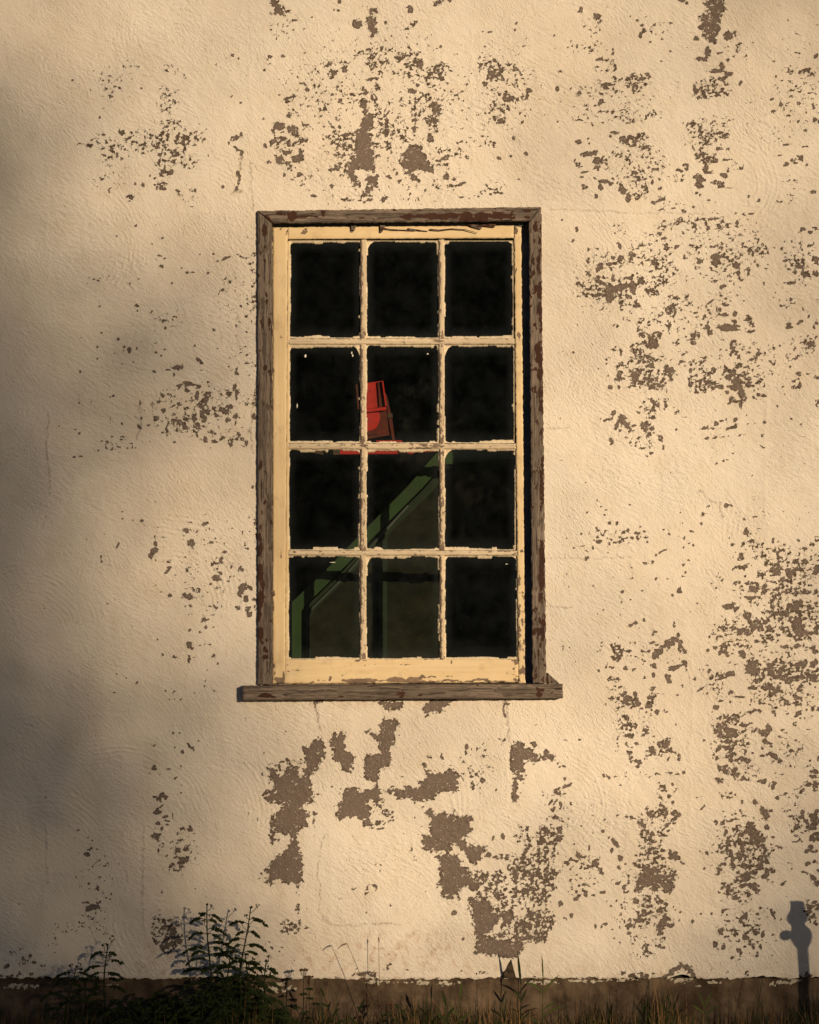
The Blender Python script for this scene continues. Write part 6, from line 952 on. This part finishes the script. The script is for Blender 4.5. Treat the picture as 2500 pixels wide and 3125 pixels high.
# flat-topped faded flowers
for (px, py, bpx, y, lab) in [(928, 2960, 925, -.10, 'faded flat topped flower left of the bare foundation'), (942, 2982, 950, -.14, 'lower rust brown flower head beside the faded one'), (1195, 3065, 1190, -.16, 'small dark seed head low in the middle of the grass')]:
    t, pts, h = stalk_plant('flat_topped_flower', px, py, bpx, y, lab, 'flower', '', 'weed', .0015)
    e = MB(); per = []
    for i in range(46):
        a = R.uniform(0, 2*pi); rr = .016*math.sqrt(R.random()); c = pts[-1]+Vector((rr*cos(a), rr*sin(a), R.uniform(-.002, .003)-rr*.15))
        leaflet(e, c, Vector((R.uniform(-1, 1), R.uniform(-1, 1), R.uniform(.2, 1))), .006, .0028, per)
        if i % 5 == 0:
            nb_ = len(e.v); e.tube([pts[-2], c], .0006, 3); per.append(len(e.v)-nb_)
    o = e.build('flower_head', M['flower'], t); tints(o, R, per)
    l = MB(); per = []
    for i in range(6): frond(l, per, pts[2+i % 5], Vector((R.choice([-1, 1]), R.uniform(-.4, .4), .6)), .03, R, ll=.009, droop=1)
    o = l.build('foliage', M['weed'], t); tints(o, R, per)
# reed-like shoots with long blades
def shoot(px, py, bpx, y, lab, blades, mat='reed', stem=True):
    t, pts, h = stalk_plant('reed_shoot', px, py, bpx, y, lab, 'reed shoot', '', mat, .0016)
    for (k, dx, L, wd, up) in blades:
        l = MB(); per = []
        i = min(int(k*8), 7); p = pts[i].lerp(pts[i+1], k*8-i)
        sg = 1 if dx > 0 else -1; rows_ = []
        for j in range(8):
            q = j/7.; c = p+Vector((dx*L*q, -.006*q, up*L*q-.5*L*abs(dx)*q*q)); ww = wd*sin(pi*min(.97, .12+.86*q))*1.0
            tn = Vector((dx, 0, up-1.0*abs(dx)*q)).normalized(); nn = Vector((-tn.z, 0, tn.x))
            rows_ += [c+nn*ww, c+Vector((0, .0015, 0)), c-nn*ww]
        l.add(rows_, [(3*j, 3*j+1, 3*j+4, 3*j+3) for j in range(7)]+[(3*j+1, 3*j+2, 3*j+5, 3*j+4) for j in range(7)]); per.append(24)
        o = l.build('leaf_blade', M[mat], t, smooth=True); tints(o, R, per)
    return t
shoot(1658, 2985, 1655, -.13, 'pale green reed shoot with four spreading blades under the window right corner', [(.97, -.05, .10, .0028, 1.0), (.80, -.8, .085, .0034, .85), (.78, .6, .10, .003, 1.0), (.45, .9, .09, .003, .9), (.3, -.7, .08, .003, .9), (.55, .8, .07, .003, .8)])
shoot(1590, 3000, 1590, -.10, 'dark bluish reed shoot with a curved leaf beside the wall hole', [(.98, -.1, .13, .0045, 1.0), (.70, .35, .06, .004, 1.0), (.72, -.45, .06, .0042, 1.0), (.50, -.7, .06, .003, .8), (.40, .6, .07, .003, .9)], 'weed')
shoot(1360, 3060, 1365, -.20, 'stout dark leafy shoot low in the grass at centre', [(.95, -.2, .06, .006, 1), (.7, .5, .06, .005, .9), (.6, -.6, .06, .005, .9)], 'weed')
shoot(1220, 3072, 1225, -.22, 'bent dark stalk with small clasping leaves', [(.9, -.4, .05, .005, .8), (.8, .5, .045, .004, .9), (.6, -.6, .06, .004, .8)], 'weed')
shoot(1095, 3080, 1085, -.20, 'short dark leafy shoot leaning right left of centre', [(.95, .4, .06, .005, 1), (.6, -.5, .06, .005, .9)], 'weed')
shoot(1405, 3040, 1395, -.16, 'green blade cluster rising right of centre', [(.95, .1, .07, .0035, 1), (.6, -.5, .08, .003, .9), (.5, .6, .07, .003, .9)])
shoot(985, 3030, 1040, -.19, 'long arching dark stalk with narrow leaves near the faded flowers', [(.95, -.3, .05, .004, .8), (.75, -.6, .06, .005, .6), (.6, .5, .06, .004, .8), (.45, .7, .06, .005, .7)], 'weed')
shoot(2330, 2975, 2300, -.09, 'thin dark stem standing left of the pipe shadow', [(.6, -.3, .06, .0015, 1), (.5, .4, .06, .0015, 1)], 'weed')
shoot(2010, 3060, 2085, -.12, 'thin grass tuft on the foundation left of the small cracked gap', [(.9, .5, .08, .002, 1), (.7, -.4, .08, .002, 1), (.5, .8, .07, .002, 1)], 'weed')
shoot(2150, 3070, 2165, -.15, 'short upright green tuft below the cracked gap', [(.95, -.3, .08, .003, 1), (.95, .35, .08, .003, 1), (.8, .7, .08, .003, .8), (.8, -.7, .08, .003, .8)])
shoot(1965, 3085, 1970, -.17, 'pair of dark pointed blades rising from the grass', [(.9, -.15, .06, .004, 1), (.9, .2, .06, .004, 1)], 'weed')
# thin dark plate beside the reed, coloured as the shaded hollow of a hole
mb = MB(); mb.extrude([(wx(1531), wz(2984)), (wx(1536), wz(2966)), (wx(1546), wz(2958)), (wx(1552), wz(2944)), (wx(1561), wz(2928)), (wx(1566), wz(2950)), (wx(1572), wz(2972)), (wx(1576), wz(2984))][::-1], -.006, .0)
part(mb, 'plaster_gap_plate', plain('painted_hollow_shade', (.02, .014, .01), (.09, .06, .04), .95, 60, .002, 90))

# ------------------------------------------------------------------ the standpipe that throws the shadow at the right
DP = .62                                          # metres in front of the wall
def shadow_src(px, py, d):                        # point whose sun shadow on the wall falls at pixel
    return Vector((wx(px)+d*SUN[0]/(-SUN[1]), -d, wz(py)+d*SUN[2]/(-SUN[1])))
pb = shadow_src(2434, 3140, DP); pt = shadow_src(2413, 2760, DP)
pipe = tag(empty('water_standpipe', (pb.x, pb.y, -.065)), 'iron water standpipe with a rounded head standing right of the view', 'standpipe')
def s8(x, y): return (1650+x*K, 2650+y*K)
prof_px = [(1580,203,16),(1588,209,34),(1592,225,42),(1592,258,44),(1588,285,56),(1588,312,62),(1592,325,60),(1590,345,40),(1600,365,46),(1608,385,58),(1612,410,64),(1614,440,62),(1618,462,52),(1620,485,40),(1622,500,28)]
mb = MB(); ring = 20; rows_ = []
for (x, y, r_) in prof_px:
    c = shadow_src(*s8(x, y), DP); rr = r_*K*PX
    rows_.append((c, rr))
vs = []; fs = []
for c, rr in rows_:
    for k in range(ring): vs.append((c.x+rr*cos(2*pi*k/ring)*.97, c.y+rr*sin(2*pi*k/ring)*.8, c.z))
for i in range(len(rows_)-1):
    for k in range(ring): fs.append((i*ring+k, i*ring+(k+1) % ring, (i+1)*ring+(k+1) % ring, (i+1)*ring+k))
fs.append(tuple(range(ring))); mb.add(vs, fs)
o = mb.build('head', M['iron'], pipe, smooth=True); o.location = -Vector((pb.x, pb.y, -.065))
mb = MB(); mb2_ = [shadow_src(*s8(x_, y_), DP) for x_, y_ in ((1630,285),(1662,290),(1562,222),(1548,204))]

for a_, b_, r_ in ((0, 1, .007), (2, 3, .005)):
    mn = MB(); mn.tube([mb2_[a_], mb2_[b_]], r_, 8); o = mn.build('bolt', M['iron'], pipe, smooth=True); o.location = -Vector((pb.x, pb.y, -.065))
c = shadow_src(*s8(1516, 415), DP); rg = .012
mb.tube([(c.x+rg*cos(a), c.y, c.z+.8*rg*sin(a)) for a in np.linspace(0, 2*pi, 17)], .0095, 8, cap=False)
mb.tube([(c.x+rg, c.y, c.z), (c.x+rg+.03, c.y, c.z+.004)], .012, 10)
o = mb.build('spout', M['iron'], pipe, smooth=True); o.location = -Vector((pb.x, pb.y, -.065))
mb = MB(); p0 = shadow_src(*s8(1620, 490), DP); p1 = shadow_src(*s8(1662, 964), DP); p2 = p1+(p1-p0)*1.2
mb.tube([p0, p1, p2], [.0175, .0175, .0175], 20); o = mb.build('pipe', M['iron'], pipe, smooth=True); o.location = -Vector((pb.x, pb.y, -.065))

# ------------------------------------------------------------------ unseen crowns and wood added beyond the camera: shade the wall, darken the panes
S2 = Vector(SUN)
def shade_at(px, py, D):                           # point D metres towards the sun from that pixel of the wall
    return Vector((wx(px), 0, wz(py)))+S2*D
DT = 62.
# wanted sun share per wall pixel (x y share); leaves are placed to give it
LET = [(30,100,.6),(0,500,.28),(0,1000,.16),(200,500,.58),(200,1000,.35),(400,600,.76),(400,1000,.5),(700,800,.7),(700,300,.84),(430,130,.70),(600,500,.80),
 (0,1330,.05),(330,1330,.33),(600,1330,.55),(750,1330,.68),(0,1700,.10),(200,1700,.35),(500,1700,.66),(450,1800,.62),(150,2250,.06),(700,1700,.62),(0,2050,.07),(300,2050,.36),(700,2050,.55),(860,1900,.46),
 (0,2300,.07),(300,2300,.22),(600,2300,.34),(750,2300,.55),(850,2300,.88),(60,2700,.07),(300,2700,.18),(530,2700,.30),(700,2700,.55),(850,2700,.73),(1030,2710,.93),
 (0,2900,.05),(300,2900,.14),(600,2900,.28),(850,2900,.62),(1200,2900,.88),(1700,2900,.80),(2300,2900,.42),(2480,2900,.30),(300,3150,.12),(900,3150,.6),(1300,3150,.8),(1800,3150,.65),(2400,3150,.38),
 (2450,100,.70),(2450,600,.76),(2450,1000,.80),(2450,1500,.90),(2450,2000,.86),(2450,2500,.66),(2450,2700,.50),(2200,100,.78),(2200,500,.86),(2200,1000,.93),(2200,1800,.97),(2200,2450,.9),(2200,2800,.62),
 (1700,100,.85),(1700,1000,.95),(1700,1500,.96),(1700,2300,1),(1700,2700,.90),(1000,50,.80),(1000,550,.94),(1000,2300,1),(950,2150,.98),(1000,1300,1),(1300,1700,1),(1500,2300,1),(1400,2600,.97),(1300,1000,1),(950,800,.88),(960,1900,.85),
 (-400,0,.3),(-400,800,.1),(-400,1500,.04),(-400,2500,.04),(2900,0,.6),(2900,1000,.7),(2900,1800,.8),(2900,2800,.3),(500,-400,.8),(1500,-400,.9),(2400,-400,.6)]
LX = np.array([p[0] for p in LET], float); LY = np.array([p[1] for p in LET], float); LT = -np.log(np.array([p[2] for p in LET]))
def tau(px, py):
    d2 = (LX-px)**2+(LY-py)**2+60.**2; w_ = 1/d2**2
    return float((w_*LT).sum()/w_.sum())
def shading_leaves(x0, x1, D, leaf, t_max=3.2):
    out = []; A = (x1-x0)*PX*(3900*PX)*cos(0); n = int(t_max*A/(.47*leaf*leaf)*LEAFK)
    for i in range(n):
        px = R.uniform(x0, x1); py = R.uniform(-500, 3400)
        if R.random()*t_max < tau(px, py): out.append(shade_at(px, py, D+R.uniform(-3, 3)))
    return out
LEAFK = .92
def crown_tree(base, height, leaves, limbs, label, leaf):  # unseen trunk and limbs added to carry the shading leaves
    t = tag(empty('added_shade_tree', base), label, 'tree')
    b = Vector(base); tr = MB()
    pts = [Vector((.15*sin(i*1.7+b.x), .15*cos(i*1.3), height*i/6.)) for i in range(7)]; pts[0] = Vector((0, 0, -.1))
    tr.tube(pts, [.30*(1-.85*i/6.) for i in range(7)], 10)
    for i in range(limbs):
        c = leaves[int(R.random()*len(leaves))]-b; p = pts[2+int(R.random()*4)]
        tr.tube([p, p.lerp(c, .5)+Vector((0, 0, .3)), c], [.05, .03, .01], 6)
    tr.build('trunk', M['bark'], t, smooth=True)
    lf = MB(); per = []
    for q in leaves:
        q = q-b; d = Vector((R.uniform(-1, 1), R.uniform(-1, 1), R.uniform(-1, 1))).normalized(); s_ = d.orthogonal().normalized(); s_ = (s_*cos(R.random()*6)+d.cross(s_)*sin(R.random()*6)).normalized()
        L = leaf*R.uniform(.6, 1.3); lf.add([q-d*L, q+s_*L*.5, q+d*L, q-s_*L*.5], [(0, 1, 2, 3)]); per.append(4)
    o = lf.build('crown', M['tree'], t); tints(o, R, per)
lv = shading_leaves(-900, 1250, DT, .11); bs = shade_at(-500, 3125, DT)
crown_tree((bs.x, bs.y, -.06), 15.5, lv, 5, 'unseen tree added far behind the viewer with its crown shaped to shade the left of the wall', .11)
lv = shading_leaves(1250, 3200, DT-8, .11); bs = shade_at(2950, 3125, DT-8)
crown_tree((bs.x, bs.y, -.06), 13.5, lv, 3, 'unseen tree added far behind the viewer with its crown shaped to shade the right edge of the wall', .11)
# unseen wood added behind the viewer to darken pane reflections and block low sky
mb = MB(); per = []
Rw = random.Random(9)
for i in range(15000):
    a = Rw.uniform(-1.5, 1.25); D = Rw.uniform(95, 125)
    if .42 < a < .68: continue
    x = D*sin(a); y = -D*cos(a)
    hh = 25+5*sin(a*9)+3*sin(a*23+1)
    z = Rw.random()**.8*hh
    d = Vector((Rw.uniform(-1, 1), Rw.uniform(-.3, .3), Rw.uniform(-1, 1))).normalized(); s = Vector((cos(a), sin(a), 0)).cross(d)
    s = Vector((d.z, 0, -d.x)); L = Rw.uniform(1.0, 2.2); q = Vector((x, y, z))
    mb.add([q-d*L, q+s*L*.6, q+d*L, q-s*L*.6], [(0, 1, 2, 3)]); per.append(4)
o = mb.build('added_far_wood', M['tree']); tints(o, Rw, per); tag(o, 'unseen far off wood added behind the viewer to reflect dark in the panes', 'wood', kind='stuff')
